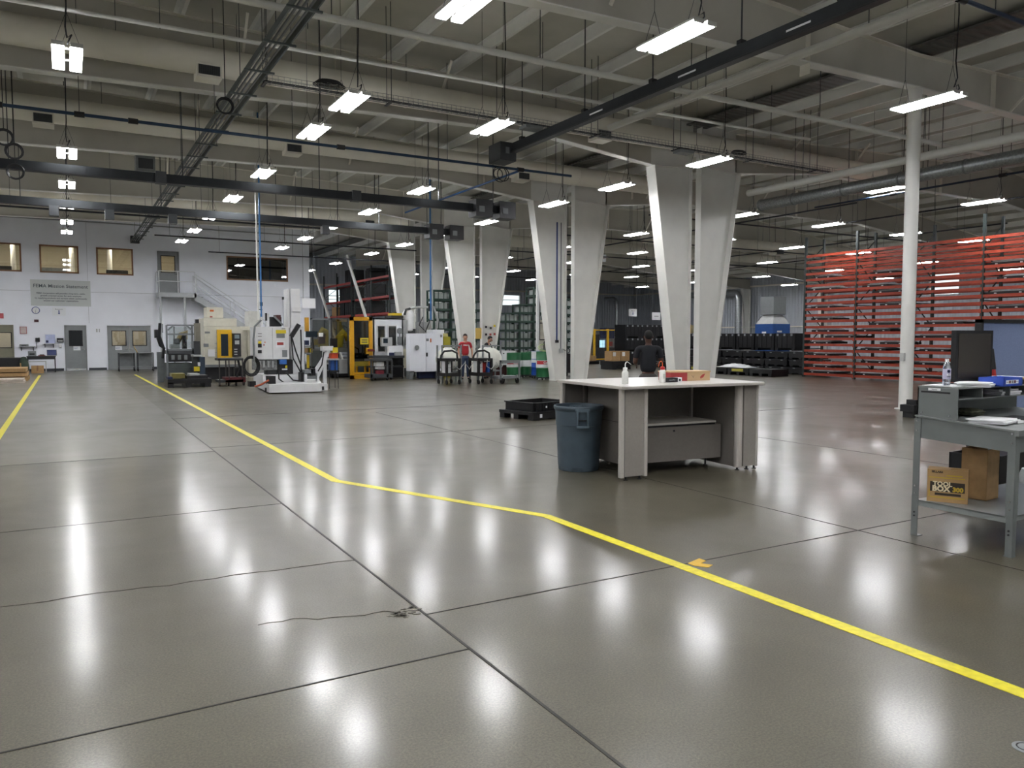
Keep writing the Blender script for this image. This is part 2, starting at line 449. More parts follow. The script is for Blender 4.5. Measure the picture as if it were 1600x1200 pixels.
for i, (x0, x1, z0, z1) in enumerate(wins):
    fr = MB(); w = .07
    fr.box(x0, x1, WY - .03, WY + .1, z0, z0 + w).box(x0, x1, WY - .03, WY + .1, z1 - w, z1)
    fr.box(x0, x0 + w, WY - .03, WY + .1, z0, z1).box(x1 - w, x1, WY - .03, WY + .1, z0, z1)
    if i == 3: fr.box(x0 + 1.55, x0 + 1.61, WY - .03, WY + .1, z0, z1)
    o = struct(fr, 'window_%d' % (i + 1), wood, ['brown framed office window cut by the left edge of the picture', 'brown framed office window above the mission sign', 'brown framed office window right of the mission sign', 'wide two-pane brown framed office window right of the stairs'][i])
    B(x0 + .02, x1 - .02, WY + .04, WY + .05, z0 + .02, z1 - .02).build('glass', pane if i < 3 else glass_mat('dark_pane', '#5a5650', .18), o)
def winframe(n, x0, x1, z0, z1, axis, lab):
    fr = MB(); w = .05
    if axis == 'Y':
        for a in ((x0, x1, YE - .05, YE + .15, z0, z0 + w), (x0, x1, YE - .05, YE + .15, z1 - w, z1), (x0, x0 + w, YE - .05, YE + .15, z0, z1), (x1 - w, x1, YE - .05, YE + .15, z0, z1), (x0, x1, YE, YE + .1, (z0 + z1) / 2, (z0 + z1) / 2 + .05)): fr.box(*a)
        g = B(x0, x1, YE + .05, YE + .06, z0, z1)
    else:
        for a in ((XR - .05, XR + .15, x0, x1, z0, z0 + w), (XR - .05, XR + .15, x0, x1, z1 - w, z1), (XR - .05, XR + .15, x0, x0 + w, z0, z1), (XR - .05, XR + .15, x1 - w, x1, z0, z1), (XR, XR + .1, x0, x1, z1 - .4, z1 - .33)): fr.box(*a)
        g = B(XR + .05, XR + .06, x0, x1, z0, z1)
    o = struct(fr, 'window_%d' % n, steelw, lab); g.build('glass', pane, o)
winframe(5, *wR[0], 'X', 'bright daylight window behind the orange rack')
winframe(6, *wR[1], 'X', 'bright daylight window seen between the nearest column pair')
winframe(7, *wE[0], 'Y', 'bright daylight window behind the green racks right')
winframe(8, *wE[1], 'Y', 'bright daylight window behind the green racks left of the wide column')
# doors
door_m = mat('grey_steel_door', '#8d9192', .45, var=.03)
olive = mat('olive_grey_door', '#84826f', .5, var=.03)
fr_m = mat('door_frame_grey', '#8a8d8e', .45)
darkglass = mat('dark_door_glass', '#14171a', .08, var=0)
def leaf(x0, x1, z0, z1, wx0, wx1, wz0, wz1, gm, parent, m, hx):
    mb = wallholes(x0, x1, z0, z1, [(wx0, wx1, wz0, wz1)], WY + .02, WY + .07, 'Y')
    d = mb.build('door_leaf', m, parent)
    q = MB(); w = .035
    for a in ((wx0 - w, wx1 + w, wz0 - w, wz0), (wx0 - w, wx1 + w, wz1, wz1 + w), (wx0 - w, wx0, wz0, wz1), (wx1, wx1 + w, wz0, wz1)): q.box(a[0], a[1], WY, WY + .08, a[2], a[3])
    q.build('window_bead', blackm, d)
    B(wx0, wx1, WY + .04, WY + .045, wz0, wz1).build('glass', gm, d)
    h = MB().tube([(hx, WY + .02, z0 + 1.02), (hx, WY - .06, z0 + 1.02), (hx - .11, WY - .06, z0 + 1.02)], .014, 8)
    h.disc((hx, WY + .01, z0 + 1.02), .035, .02, 'Y')
    h.build('handle', chrome, d)
    return d
def frame(x0, x1, z0, z1, parent, m=fr_m):
    w = .05
    MB().box(x0, x0 + w, WY - .03, WY + .12, z0, z1).box(x1 - w, x1, WY - .03, WY + .12, z0, z1).box(x0, x1, WY - .03, WY + .12, z1 - w, z1).build('door_frame', m, parent)
signm = mat('sign_white', '#e8ebee', .6, var=0)
bluei = mat('sign_blue', '#1d3f86', .6, var=0)
def small_sign(par, x, z, s=.3):
    o = B(x - s / 2, x + s / 2, WY + .005, WY + .02, z - s * .32, z + s * .32).build('door_sign', signm, par)
    text('EXIT', s * .3, bluei, o, TY(x - .04, WY + .003, z))
for n, d in enumerate(doors):
    lab = ['olive grey door with a window at the far left edge', 'grey steel door with a dark window left of the double door', 'grey double door with two lit windows behind the carts', 'grey upstairs door opening onto the stair landing'][n]
    e = bpy.data.objects.new('door_%d' % (n + 1), None); COL.objects.link(e); e['kind'] = 'structure'; e['label'] = lab
    x0, x1, z0, z1 = d
    frame(x0, x1, z0, z1, e, olive if n == 0 else fr_m)
    if n == 0: leaf(x0 + .05, x1 - .05, z0, z1 - .05, x0 + .5, x1 - .12, 1.15, 1.82, pane, e, olive, x0 + .2)
    if n == 1: leaf(x0 + .05, x1 - .05, z0, z1 - .05, x0 + .22, x1 - .2, 1.22, 1.92, darkglass, e, door_m, x1 - .12); small_sign(e, .42, 1.08); B(x0 + .06, x1 - .06, WY, WY + .02, .01, .1).build('kick_plate', chrome, e)
    if n == 2:
        c = (x0 + x1) / 2
        leaf(x0 + .05, c - .005, z0, z1 - .05, x0 + .22, c - .17, 1.22, 1.92, pane, e, door_m, c - .09)
        leaf(c + .005, x1 - .05, z0, z1 - .05, c + .17, x1 - .22, 1.22, 1.92, pane, e, door_m, c + .09)
        small_sign(e, 2.24, 1.08)
    if n == 3: leaf(x0 + .05, x1 - .05, z0, z1 - .05, x0 + .2, x1 - .22, 4.95, 5.75, pane, e, door_m, x1 - .13)

# ------------------------------------------------------------------ frames: columns and rafters
FY = [10.7, 17.7, 24.4, 31.9, 38.9, 46.5, 54.2]
pairname = ['', 'nearest', 'second nearest', 'third nearest', 'fourth nearest', 'fifth nearest', 'farthest']
def column(Y, side, who):
    # tapered I column: inner flange upright, outer flange leaning out to the knee
    if side < 0: base_o, base_i, top_o, top_i, zt = 15.84, 16.36, 14.86, 16.36, 6.6
    else: base_o, base_i, top_o, top_i, zt = 17.26, 16.74, 18.3, 16.74, 6.7
    t = thing('tapered_column', '%s white tapered steel column of the %s column pair' % ('left' if side < 0 else 'right', who), 'column', (16.55, Y, 0), 0, 'tapered columns along the middle of the hall')
    X = 16.55; zr_ = roofz(16.4) - .05
    MB().prismy([(base_o - X, .02), (base_i - X, .02), (top_i - X, zr_), (top_o - X, zr_ - .05), (top_o - X, zt)], -.008, .008).build('web', steelw, t)
    MB().bar((base_o - X, 0, .02), (top_o - X, 0, zt), .4, .03, up=(1, 0, 0)).build('outer_flange', steelw, t)
    MB().bar((base_i - X, 0, .02), (top_i - X, 0, zr_), .24, .025, up=(1, 0, 0)).build('inner_flange', steelw, t)
    a, b = min(base_o, base_i) - X, max(base_o, base_i) - X
    B(a - .04, b + .04, -.2, .2, 0, .025).build('base_plate', steelw, t)
    MB().bar((top_o - X, -.005, zt), (top_i - X, -.005, zt + .1), .3, .02).build('knee_stiffener', steelw, t)
    return t
def rafter(Y, side, who, haunch=True, x_end=None):
    name = 'roof_girder'
    t = thing(name, '%s %s white tapered roof girder' % (who, 'left-hand' if side < 0 else 'right-hand'), 'girder', (16.55, Y, 0), 0, 'roof girders')
    X = 16.55
    if side < 0:
        bot = [(XL, 6.4), (-1, 6.72), (10.9, 7.02)] + ([(14.86, 6.62)] if haunch else [(16.5, 7.16)])
        top = [(x, roofz(x) - .24) for x in (bot[-1][0], 10.9, -1, XL)]
    else:
        bot = ([(18.25, 6.72), (22, 7.1)] if haunch else [(16.5, 7.16), (20, 7.12)]) + [(33.5, 7.1), (46, 5.9), (49.9, 5.6)]
        top = [(x, roofz(x) - .24) for x in (49.9, 46, 33.5, 22, bot[0][0])]
    pts = [(x - X, z) for x, z in bot + top]
    if side > 0: pass
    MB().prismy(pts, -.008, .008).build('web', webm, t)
    fl = MB()
    for a, b in zip(bot, bot[1:]): fl.bar((a[0] - X, 0, a[1]), (b[0] - X, 0, b[1]), .26, .022)
    fl.build('bottom_flange', steelw, t)
    fl = MB()
    for a, b in zip(top, top[1:]): fl.bar((a[0] - X, 0, a[1]), (b[0] - X, 0, b[1]), .26, .02)
    fl.build('top_flange', cream, t)
    br = []
    for xx in ((20.2, 23.4, 26.4) if side > 0 else (3.4, 8.0)):
        zb = 7.1
        br.append(MB().bar((xx - X, -.1, zb + .05), (xx - X, -1.0, roofz(xx) - .25), .05))
        if side > 0: br.append(MB().bar((xx - X, .1, zb + .05), (xx - X, 1.0, roofz(xx) - .25), .05))
    multi(t, 'flange_brace', cream, br)
    st = []
    for xx in ((19.5, 24, 29) if side > 0 else (12.9, 5.5)):
        zb = 7.05 if xx != 12.9 else 6.85
        st.append(B(xx - X - .006, xx - X + .006, -.12, .12, zb, roofz(xx) - .26))
    multi(t, 'web_stiffener', cream, st)
    return t
ordn = ['nearest', 'second nearest', 'third nearest', 'fourth nearest', 'fifth nearest', 'sixth nearest', 'farthest']
for i, Y in enumerate(FY):
    if 0 < i < 5:
        column(Y, -1, pairname[i]); column(Y, 1, pairname[i])
    if i >= 5:
        t = thing('leaning_strut', '%s white leaning strut behind the machines' % ('right' if i == 5 else 'left'), 'strut', (16.55, Y, 0))
        MB().bar((.6, 0, 0), (-1.48, 0, 6.65), .28, .1, up=(1, 0, 0)).build('strut', steelw, t); B(.4, .8, -.2, .2, 0, .03).build('base_plate', steelw, t)
    yl = min(Y, 60)
    if Y < WY: rafter(Y, -1, ordn[i], i > 0)
    rafter(Y, 1, ordn[i], i > 0)
t = thing('round_pole', 'white round steel pole standing by the orange rack', 'pole', (16.52, 10.7, 0))
MB().tube([(0, 0, .03), (0, 0, 7.14)], .145, 20).build('shaft', steelw, t)
B(-.16, .16, -.16, .16, 0, .03).build('base_plate', steelw, t)
B(-.2, -.145, -.06, .04, 1.1, 1.28).build('switch_box', lgrey, t)
# valley gutter strip between the two roofs
solo(B(16.2, 17.0, 4, 61, 7.93, 7.98), 'valley_gutter', ribbed_mat('dark_ribbed_metal', '#4d4d49', .2, .5, 'Y'), 'dark ribbed metal gutter in the roof valley over the column line', 'gutter')

# ------------------------------------------------------------------ lights
def light_proto():
    t = thing('high_bay_light', '', 'ceiling light')
    MB().box(-.205, -.125, -.62, .62, .03, .06).box(-.113, -.035, -.62, .62, .03, .06).box(-.205, -.035, -.62, -.6, .0, .06).box(-.205, -.035, .6, .62, .0, .06).box(.035, .113, -.62, .62, .03, .06).box(.125, .205, -.62, .62, .03, .06).box(.035, .205, -.62, -.6, .0, .06).box(.035, .205, .6, .62, .0, .06).box(-.04, .04, -.3, -.26, .058, .08).box(-.04, .04, .26, .3, .058, .08).build('housing', steelw, t)
    for s in (-1, 1):
        mb = MB()
        for k in (-1, 0, 1): mb.box(s * .118 + k * .052 - .017, s * .118 + k * .052 + .017, -.59, .59, 0, .028)
        mb.build('tube_panel', tube_m, t)
    return t
def hang(t, h):
    for y in (-.45, .45):
        w = MB().bar((-.17, y, .06), (0, y, .55), .006).bar((.17, y, .06), (0, y, .55), .006).bar((0, y, .55), (0, y, h), .006)
        w.build('hanger_wire', dgrey, t)
    c = MB().tube([(0, -.5, .06), (.03, -.56, .12), (.06, -.52, .2), (0, -.48, .16), (-.02, -.55, .3), (0, -.5, .6), (.01, -.52, 1.4), (0, -.5, h)], .012, 6)
    c.build('power_cord', blackm, t)
rows = [('leftmost', .14, 5.9, [0, 4.7, 9.4, 13.9, 20.97, 25.26, 29.3, 33.4, 36.6]),
        ('second', 4.6, 5.9, [-4.5, 0, 4.4, 9.08, 13.93, 16.28, 21.02, 25.27, 29.5, 33.6, 37.5]),
        ('short', 7.67, 5.9, [-4.5, 0, 4.4, 8.64, 14.1]),
        ('third', 9.13, 5.9, [21.15, 25.6, 29.7, 33.8, 38.0]),
        ('fourth', 13.75, 5.9, [-4.5, 0, 4.4, 8.66, 14.19, 17.86, 21.14, 25.76, 30.3, 33.85, 38.3, 44.4, 50.0, 55.6]),
        ('fifth', 20.75, 5.9, [-2, 3.5, 8.6, 14.23, 19.76, 25.59, 31.2, 36.8, 43.5, 49.6]),
        ('sixth', 25.4, 5.9, [3.5, 8.6, 14.03, 19.8, 25.3, 31.2, 37.0, 43.8, 49.7]),
        ('seventh', 30.4, 5.9, [14.0, 19.9, 25.7, 31.4, 37.0, 43.8, 49.7]),
        ('eighth', 35.2, 5.9, [14.0, 19.8, 25.6, 31.5, 37.2, 43.9, 49.7]),
        ('ninth', 41.0, 5.7, [18.0, 25.6, 31.5, 37.2, 43.8, 49.7]),
        ('tenth', 45.9, 5.4, [18.0, 23.7, 31.5, 39.0, 47.0])]
LP = light_proto(); first = True
behind = [('outermost', -13.2, 5.9, [2, 11, 20, 29, 38]), ('outer', -8.8, 5.9, [-4.5, 0, 4.7, 9.4, 13.9, 22, 29.3, 37]), ('inner', -4.3, 5.9, [-4.5, 0, 4.7, 9.4, 13.9, 22, 29.3, 37])]
nth = ['nearest', 'second nearest', 'third nearest', 'fourth nearest', 'fifth nearest', 'sixth nearest', 'seventh nearest', 'eighth nearest', 'ninth nearest', 'tenth nearest', 'eleventh nearest', 'twelfth nearest']
for rn, X, Z, Ys in rows + behind:
    hgt = roofz(X) + .03 - Z
    P = None; seen = [y for y in Ys if y > 8]
    for i, Y in enumerate(Ys):
        if rn in ('outermost', 'outer', 'inner') or Y < 8:  # unseen lights out of view, added to brighten the near floor
            lab = 'twin-panel light of the %s row, outside the picture, %s' % (rn, nth[i])
        else:
            lab = 'twin-panel ceiling light, %s visible in the %s row %s' % (nth[seen.index(Y)], rn, 'over the near aisle' if rn == 'short' else 'from the left')
        if P is None:
            o = LP if first else dup(LP)
            first = False; o.location = (X, Y, Z); o['label'] = lab; o['group'] = 'hanging ceiling lights'
            P = o; P0 = (o, hgt)
            for c in [c for c in o.children if c.name.startswith(('hanger', 'power'))]: bpy.data.objects.remove(c)
            hang(o, hgt)
        else: o = dup(P, (X, Y, Z), None, lab, 'hanging ceiling lights')
# office lights
for i, (x, y, z) in enumerate([(-2.6, 45, 6.25), (-.1, 45, 6.25), (2.6, 45, 6.25), (4.9, 45, 6.25), (-2.8, 44.6, 3.5), (2.8, 44.6, 3.5)]):
    t = thing('office_ceiling_light', 'small recessed office light behind the %s' % ['window cut by the left edge', 'window above the mission sign', 'window right of the mission sign', 'upstairs door', 'olive door', 'double door'][i], 'ceiling light', (x, y, z))
    B(-.5, .5, -.3, .3, .02, .05).build('housing', steelw, t); B(-.45, .45, -.25, .25, 0, .02).build('diffuser', mat('office_diffuser', '#ffffff', .5, var=0, emit=6.0, ecol='#fff0dc'), t)

# ------------------------------------------------------------------ overhead ducts, pipes, rails
def rods(t, pts, X0, Y0, zoff, m=None, w=.012, top=None, name='hanger_rod'):
    for (x, y, z) in pts:
        zt = (roofz(x) + .03) if top is None else top
        MB().bar((x - X0, y - Y0, z), (x - X0, y - Y0, zt), w).build(name, m or dgrey, t)
def duct(Y, z, r, x0, x1, boxes, lab):
    t = thing('round_air_duct', lab, 'air duct', (x0, Y, 0), 0, 'white round ducts running across the hall')
    MB().tube([(0, 0, z), (x1 - x0, 0, z)], r, 24).build('duct_body', cream, t)
    x = 1.2
    while x < x1 - x0:
        MB().tube([(x - .015, 0, z), (x + .015, 0, z)], r + .012, 24).build('seam_ring', cream, t); x += 3.1
    for bx, s in boxes:
        b = B(bx - x0 - s, bx - x0 + s, -r * 1.02, r * .5, z - r - .12, z - r * .45).build('diffuser_box', cream, t)
        g = MB()
        for k in range(12): g.box(bx - x0 - s * .8 + k * s * 1.6 / 11 - .012, bx - x0 - s * .8 + k * s * 1.6 / 11 + .012, -r * 1.02 - .015, -r * 1.02 + .01, z - r - .06, z - r * .6)
        g.box(bx - x0 - s * .86, bx - x0 + s * .86, -r * 1.02 - .004, -r * 1.02 + .01, z - r - .07, z - r * .58)
        g.build('grille', dgrey, b)
    rods(t, [(x, Y, z + r * .9) for x in (x0 + 2, x0 + 8, x0 + 14, x0 + 20, x0 + 26, x0 + 32) if x < x1], x0, Y, 0)
    return t
duct(17.05, 7.25, .28, XL, 24.5, [(2.65, .24), (-4, .24), (12.5, .24)], 'nearest white round air duct crossing the whole ceiling')
duct(23.6, 7.5, .33, XL, 20, [(-.35, .24), (6.0, .24), (13.9, .24)], 'second white round air duct crossing the ceiling behind the nearest one')
duct(34.8, 7.2, .33, XL, 14.3, [(12.3, .24)], 'farthest white round air duct on the left half of the ceiling')
duct(35.0, 6.6, .3, 18.6, 40, [(24.5, .3), (33, .3)], 'white round air duct far back on the right half of the ceiling')
duct(29.0, 6.4, .3, 24, 42, [(33.0, .3)], 'white round air duct above the black crates')

def pipe(pts, r, m, lab, name='ceiling_pipe', cat='pipe', rodpts=(), n=10, couplings=()):
    p0 = pts[0]
    t = thing(name, lab, cat, (p0[0], p0[1], 0))
    MB().tube([(p[0] - p0[0], p[1] - p0[1], p[2]) for p in pts], r, n).build('pipe', m, t)
    rods(t, rodpts, p0[0], p0[1], 0)
    d = (Vector(pts[1]) - Vector(pts[0])).normalized()
    for c in couplings:
        q = Vector(c) - Vector((p0[0], p0[1], 0))
        MB().tube([q - d * .09, q + d * .09], r * 1.7, n).build('coupling', blackm, t)
    return t
pipe([(XL, 12, 6.52), (24.5, 12, 6.6)], .058, steelw, 'thick white sprinkler pipe crossing the nearest ceiling bays', rodpts=[(x, 12, 6.6) for x in (-6, -.5, 3.7, 7.5, 11.5, 15, 19, 23)])
pipe([(XL, 14.3, 6.6), (17.5, 14.3, 6.95)], .035, steelw, 'thin white pipe crossing the ceiling behind the thick sprinkler pipe', rodpts=[(x, 14.3, 6.75) for x in (-6, 1.5, 9, 16)])
pipe([(11.1, 3.0, 6.5), (11.1, 14.7, 6.5)], .075, steelw, 'white pipe running away overhead beside the grey rail', rodpts=[(11.1, y, 6.5) for y in (4, 8, 12)])
pipe([(18.1, 6.5, 6.0), (18.1, 17.0, 6.0)], .1, steelw, 'white pipe running above the galvanised round duct', rodpts=[(18.1, y, 6.05) for y in (7.5, 11, 15)])
t = thing('galvanised_duct', 'galvanised round duct running away beside the round white pole', 'air duct', (18.95, 6, 0))
MB().tube([(0, 0, 5.75), (0, 11.3, 5.75)], .17, 20).build('duct_body', galv, t)
for y in (1.5, 3.2, 4.9, 6.6, 8.3, 10.0, 11.25): MB().tube([(0, y - .02, 5.75), (0, y + .02, 5.75)], .185, 20).build('seam_ring', mgrey, t)
rods(t, [(18.95, y, 5.9) for y in (8, 12, 16)], 18.95, 6, 0)
dpipe = mat('dark_pipe', '#23272d', .45, .3, var=.1)
pipe([(XL, 17.6, 6.0), (12.0, 17.6, 6.0)], .033, mat('dark_blue_pipe', '#1b3550', .4), 'dark blue air pipe crossing under the nearest girder', rodpts=[(x, 17.6, 6.0) for x in (-8, -4, .35, 4.5, 8.3, 11.5)], couplings=[(.35, 17.6, 6.0), (1.3, 17.6, 6.0), (5.6, 17.6, 6.0), (10.4, 17.6, 6.0), (-1.0, 17.6, 6)])
pipe([(10.4, 17.7, 5.98), (10.4, 25.5, 5.98)], .03, blue, 'blue air pipe branching away from the crossing dark blue pipe', rodpts=[(10.4, y, 6) for y in (20, 24)])
pipe([(XL, 31, 6.0), (9.5, 31, 6.0)], .035, dpipe, 'dark air pipe crossing in front of the office wall', rodpts=[(x, 31, 6.0) for x in (-6, -1.5, 1.5, 4.5, 8)])
pipe([(3.4, 36.6, 6.0), (15.5, 36.6, 6.0)], .03, dpipe, 'thin dark pipe crossing near the end of the cable tray', rodpts=[(x, 36.6, 6.0) for x in (4, 8, 12, 15)])
pipe([(6.0, 39.5, 5.7), (15.5, 39.5, 5.7)], .03, dpipe, 'thin dark pipe crossing closest to the wide office window', rodpts=[(x, 39.5, 5.7) for x in (6.5, 10, 14)])
pipe([(20.75, 7.2, 5.75), (20.75, 16.7, 5.75)], .03, mat('dark_blue_pipe2', '#1d2f45', .4), 'dark blue pipe running away right of the round pole', rodpts=[(20.75, y, 5.75) for y in (8, 10.5, 13, 15.5)], couplings=[(20.75, 11, 5.75), (20.75, 14, 5.75)])
pipe([(26.0, 8, 6.0), (26.0, 19.5, 6.0)], .028, dpipe, 'thin dark pipe running away above the orange rack', rodpts=[(26.0, y, 6.0) for y in (10, 13, 16, 19)])
pipe([(9.4, 6.83, 6.62), (14.5, 6.83, 6.62)], .035, mat('dark_blue_pipe3', '#1c3452', .4), 'blue air pipe crossing the top right corner', rodpts=[(x, 6.83, 6.62) for x in (10, 12.5, 14.2)], couplings=[(11.1, 6.83, 6.62), (11.6, 6.83, 6.62)])
for y, z, x0, x1, q in ((21.5, 5.95, 18, 40, 'nearest'), (27.5, 5.95, 18, 47, 'second nearest'), (33.5, 5.9, 18, 47, 'third nearest'), (41, 5.9, 17, 44, 'fourth nearest'), (48, 5.9, 17, 44, 'farthest')):
    pipe([(x0, y, z), (x1, y, z)], .03, dpipe, '%s dark sprinkler pipe crossing the right half of the hall' % q, rodpts=[(x, y, z) for x in range(x0 + 2, x1, 5)])
for x, y0, y1, q in ((23.2, 17, 40, 'left'), (32.5, 17, 46, 'middle'), (38, 17, 46, 'right')):
    pipe([(x, y0, 6.15), (x, y1, 6.15)], .03, dpipe, '%s one of three dark pipes running to the far end' % q, rodpts=[(x, y, 6.15) for y in range(y0 + 2, y1, 5)])
# grey rail along the hall with hangers
railm = mat('rail_dark_grey', '#303335', .8, spec=.25, var=.05)
t = thing('crane_rail', 'dark grey crane rail slanting overhead, ending in a grey box', 'crane rail', (9.68, 0, 0))
B(-.05, .05, 1.0, 17.15, 6.2, 6.4).build('rail', railm, t); B(-.08, .08, 1.0, 17.15, 6.17, 6.2).build('lower_lip', blackm, t)
for y in (7.9, 10.3, 13.0): B(-.053, -.049, y, y + .45, 6.27, 6.3).build('rail_label', paper, t)
rods(t, [(9.68, y, 6.4) for y in (4.5, 7.4, 9.3, 11.5, 13.7, 16.3)], 9.68, 0, 0, w=.02)
for y in (7.4, 9.3, 11.5, 13.7, 16.3): B(-.06, .06, y - .05, y + .05, 6.4, 6.47).build('clamp', blackm, t)
b = B(-.35, .1, 16.75, 17.35, 5.98, 6.42).build('end_box', dgrey, t)
B(-.2, -.1, 16.74, 16.75, 6.15, 6.3).build('box_label', mgrey, b)
for s, r_ in ((0, .2), (.1, .17), (-.05, .13)):
    MB().tube([(.05 + s + r_ * math.cos(a / 14 * 2 * PI), 17.5, 5.8 + r_ * math.sin(a / 14 * 2 * PI)) for a in range(14)], .012, 6, closed=True).build('cable_loop', blackm, t)
for Y, z, x1, lab, bx in ((20.75, 5.5, 11.8, 'nearer dark grey rail crossing in front of the office wall', (2.1, 7.0)), (25.7, 5.45, 12.5, 'farther dark grey rail crossing in front of the office wall', (-.2, 1.2, 2.9, 7.6))):
    t = thing('crane_rail', lab, 'crane rail', (0, Y, 0))
    B(XL, x1, -.06, .06, z - .1, z + .1).build('rail', railm, t); B(XL, x1, -.09, .09, z - .125, z - .1).build('lower_lip', blackm, t)
    rods(t, [(x, Y, z + .1) for x in (-14, -9, -5, -1, 2.6, 6, 9.5, 11.3)], 0, Y, 0, w=.02)
    for x in bx: B(x - .12, x + .12, -.13, .13, z - .38 if Y > 21 else z - .14, z - .1 if Y > 21 else z + .14).build('trolley', dgrey, t)
    for x in (x1 - .1, x1 - .9):
        b = B(x - .3, x + .25, -.25, .25, z - .28, z + .22).build('end_carriage', blackm, t)
        B(x - .2, x - .02, -.26, -.25, z - .15, z + .02).build('plate', mgrey, b)
# cable tray along the hall
t = thing('cable_tray', 'long dark steel cable tray slanting up from the office wall', 'cable tray', (3.1, 8, 0))
trm = mat('tray_steel', '#5a615f', .45, .5, var=.1)
for x in (-.17, .17):
    B(x - .012, x + .012, 0, WY - 8, 6.35, 6.47).build('side_rail', trm, t)
for x in (-.08, 0, .09): MB().tube([(x, 0, 6.4), (x, WY - 8, 6.4)], .022, 6).build('conduit', mgrey, t)
for k in range(23): B(-.26, .26, 1.5 * k + .3, 1.5 * k + .34, 6.32, 6.35).build('strut', trm, t)
rods(t, [(3.1 + s, 9.3 + 2.75 * k, 6.35) for k in range(12) for s in (-.24, .24)], 3.1, 8, 0)
B(-.2, .2, WY - 8.35, WY - 8, 6.3, 6.65).build('wall_end_box', dgrey, t)
# wire basket tray
t = thing('wire_basket_tray', 'wire mesh cable basket hanging in front of the nearest round duct', 'cable tray', (3.3, 15.3, 0))
L = 16.5; g = MB()
for y in (-.12, .12):
    for z in (6.47, 6.52, 6.58): g.box(0, L, y - .004, y + .004, z, z + .006)
    for k in range(int(L / .11)): g.box(k * .11, k * .11 + .005, y - .003, y + .003, 6.47, 6.585)
for k in range(int(L / .22)): g.box(k * .22, k * .22 + .006, -.12, .12, 6.468, 6.474)
for y in (-.06, .0, .06): g.box(0, L, y - .003, y + .003, 6.462, 6.468)
g.build('wire_mesh', mgrey, t)
for y in (-.03, .04): MB().tube([(0, y, 6.49), (L, y, 6.49)], .015, 6).build('cable', blackm, t)
rods(t, [(3.3 + x, 15.3 + s, 6.45) for x in (.1, 2.6, 5.2, 7.8, 10.4, 13, 15.6) for s in (-.13, .13)], 3.3, 15.3, 0)
for x in (.1, 2.6, 5.2, 7.8, 10.4, 13, 15.6): B(x - .03, x + .03, -.2, .2, 6.43, 6.45).build('support_bracket', blackm, t)
for x in (5.8, 10.4): B(x, x + .45, -.15, .15, 6.36, 6.43).build('junction_box', mgrey, t)
def coil(t, c, r, n=3, axis='Y', name='cable_loop'):
    for k in range(n):
        rr = r * (1 - .08 * k); off = .02 * k
        pts = []
        for a in range(16):
            q = a / 16 * 2 * PI
            pts.append((c[0] + rr * math.cos(q), c[1] + off, c[2] + rr * math.sin(q)) if axis == 'Y' else (c[0] + rr * math.cos(q), c[1] + rr * .6 * math.sin(q), c[2] + off))
        MB().tube(pts, .012, 5, closed=True).build(name, blackm, t)
coil(t, (1.35, 0, 6.6), .32, 5, 'Z', 'coiled_cable'); coil(t, (12.6, 0, 6.6), .25, 3, 'Z', 'coiled_cable')
for i, (px_, py_, Y, lab) in enumerate([(6, 214, 18, 'highest'), (22, 236, 18.7, 'middle'), (24, 268, 19.4, 'lowest'), (352, 165, 16.2, '')]):
    p = onY(px_, py_, Y)
    t = thing('hanging_cable_coil', ('%s of three coiled black cables hanging at the left edge' % lab) if lab else 'coiled black cable hanging beside the slanting cable tray', 'cable coil', (p.x, Y, p.z))
    coil(t, (0, 0, 0), .16, 3)
    MB().bar((0, 0, .15), (0, 0, roofz(p.x) + .03 - p.z), .015).build('cord', blackm, t)
# heater unit near the left rail
p0 = onY(213, 266, 26.5); p1 = onY(242, 242, 26.5)
t = thing('unit_heater', 'grey unit heater hanging above the nearer crossing rail', 'heater', (p0.x, 26.5, 0))
B(0, p1.x - p0.x, 0, .6, p0.z, p1.z).build('cabinet', mgrey, t); B(.06, p1.x - p0.x - .06, -.02, 0, p0.z + .08, p1.z - .14).build('grille', dgrey, t)
rods(t, [(p0.x + .04, 26.55, p1.z), (p1.x - .04, 26.55, p1.z)], p0.x, 26.5, 0, w=.02)
p0 = onY(212, 283, 26.5); p1 = onY(246, 276, 26.5)
# far ducts on the right side wall
def onfloor(px, Y): return onY(px, 560, Y).x
for X, Y, yt, lab in ((48.5, 46.4, 5.3, 'silver duct rising to an elbow behind the blue dust collector'), (44, 57, 5.2, 'tall silver duct at the far end, right one'), (40, 58.5, 5.2, 'tall silver duct at the far end, middle one'), (37, 58.5, 5.0, 'tall silver duct at the far end, left one')):
    t = thing('silver_duct', lab, 'air duct', (X, Y, 0))
    pts = [(0, 0, 0), (0, 0, yt - .5)] + [(0, .55 * math.sin(a) if X > 48 else 0, yt - .5 + .5 * math.sin(a)) for a in ()]
    r_ = .28 if X > 48 else .14
    arc = [(0, .5 - .5 * math.cos(a), yt - .5 + .5 * math.sin(a)) for a in (0, .4, .8, 1.2, 1.57)]
    run = [(0, 9.5 if X > 48 else 1.8, yt)]
    MB().tube([(0, 0, 0)] + arc + run, r_, 14).build('duct_body', galv, t)
    for z in (1.4, 2.8, 4.2): MB().tube([(0, 0, z - .02), (0, 0, z + .02)], r_ + .02, 14).build('seam_ring', mgrey, t)
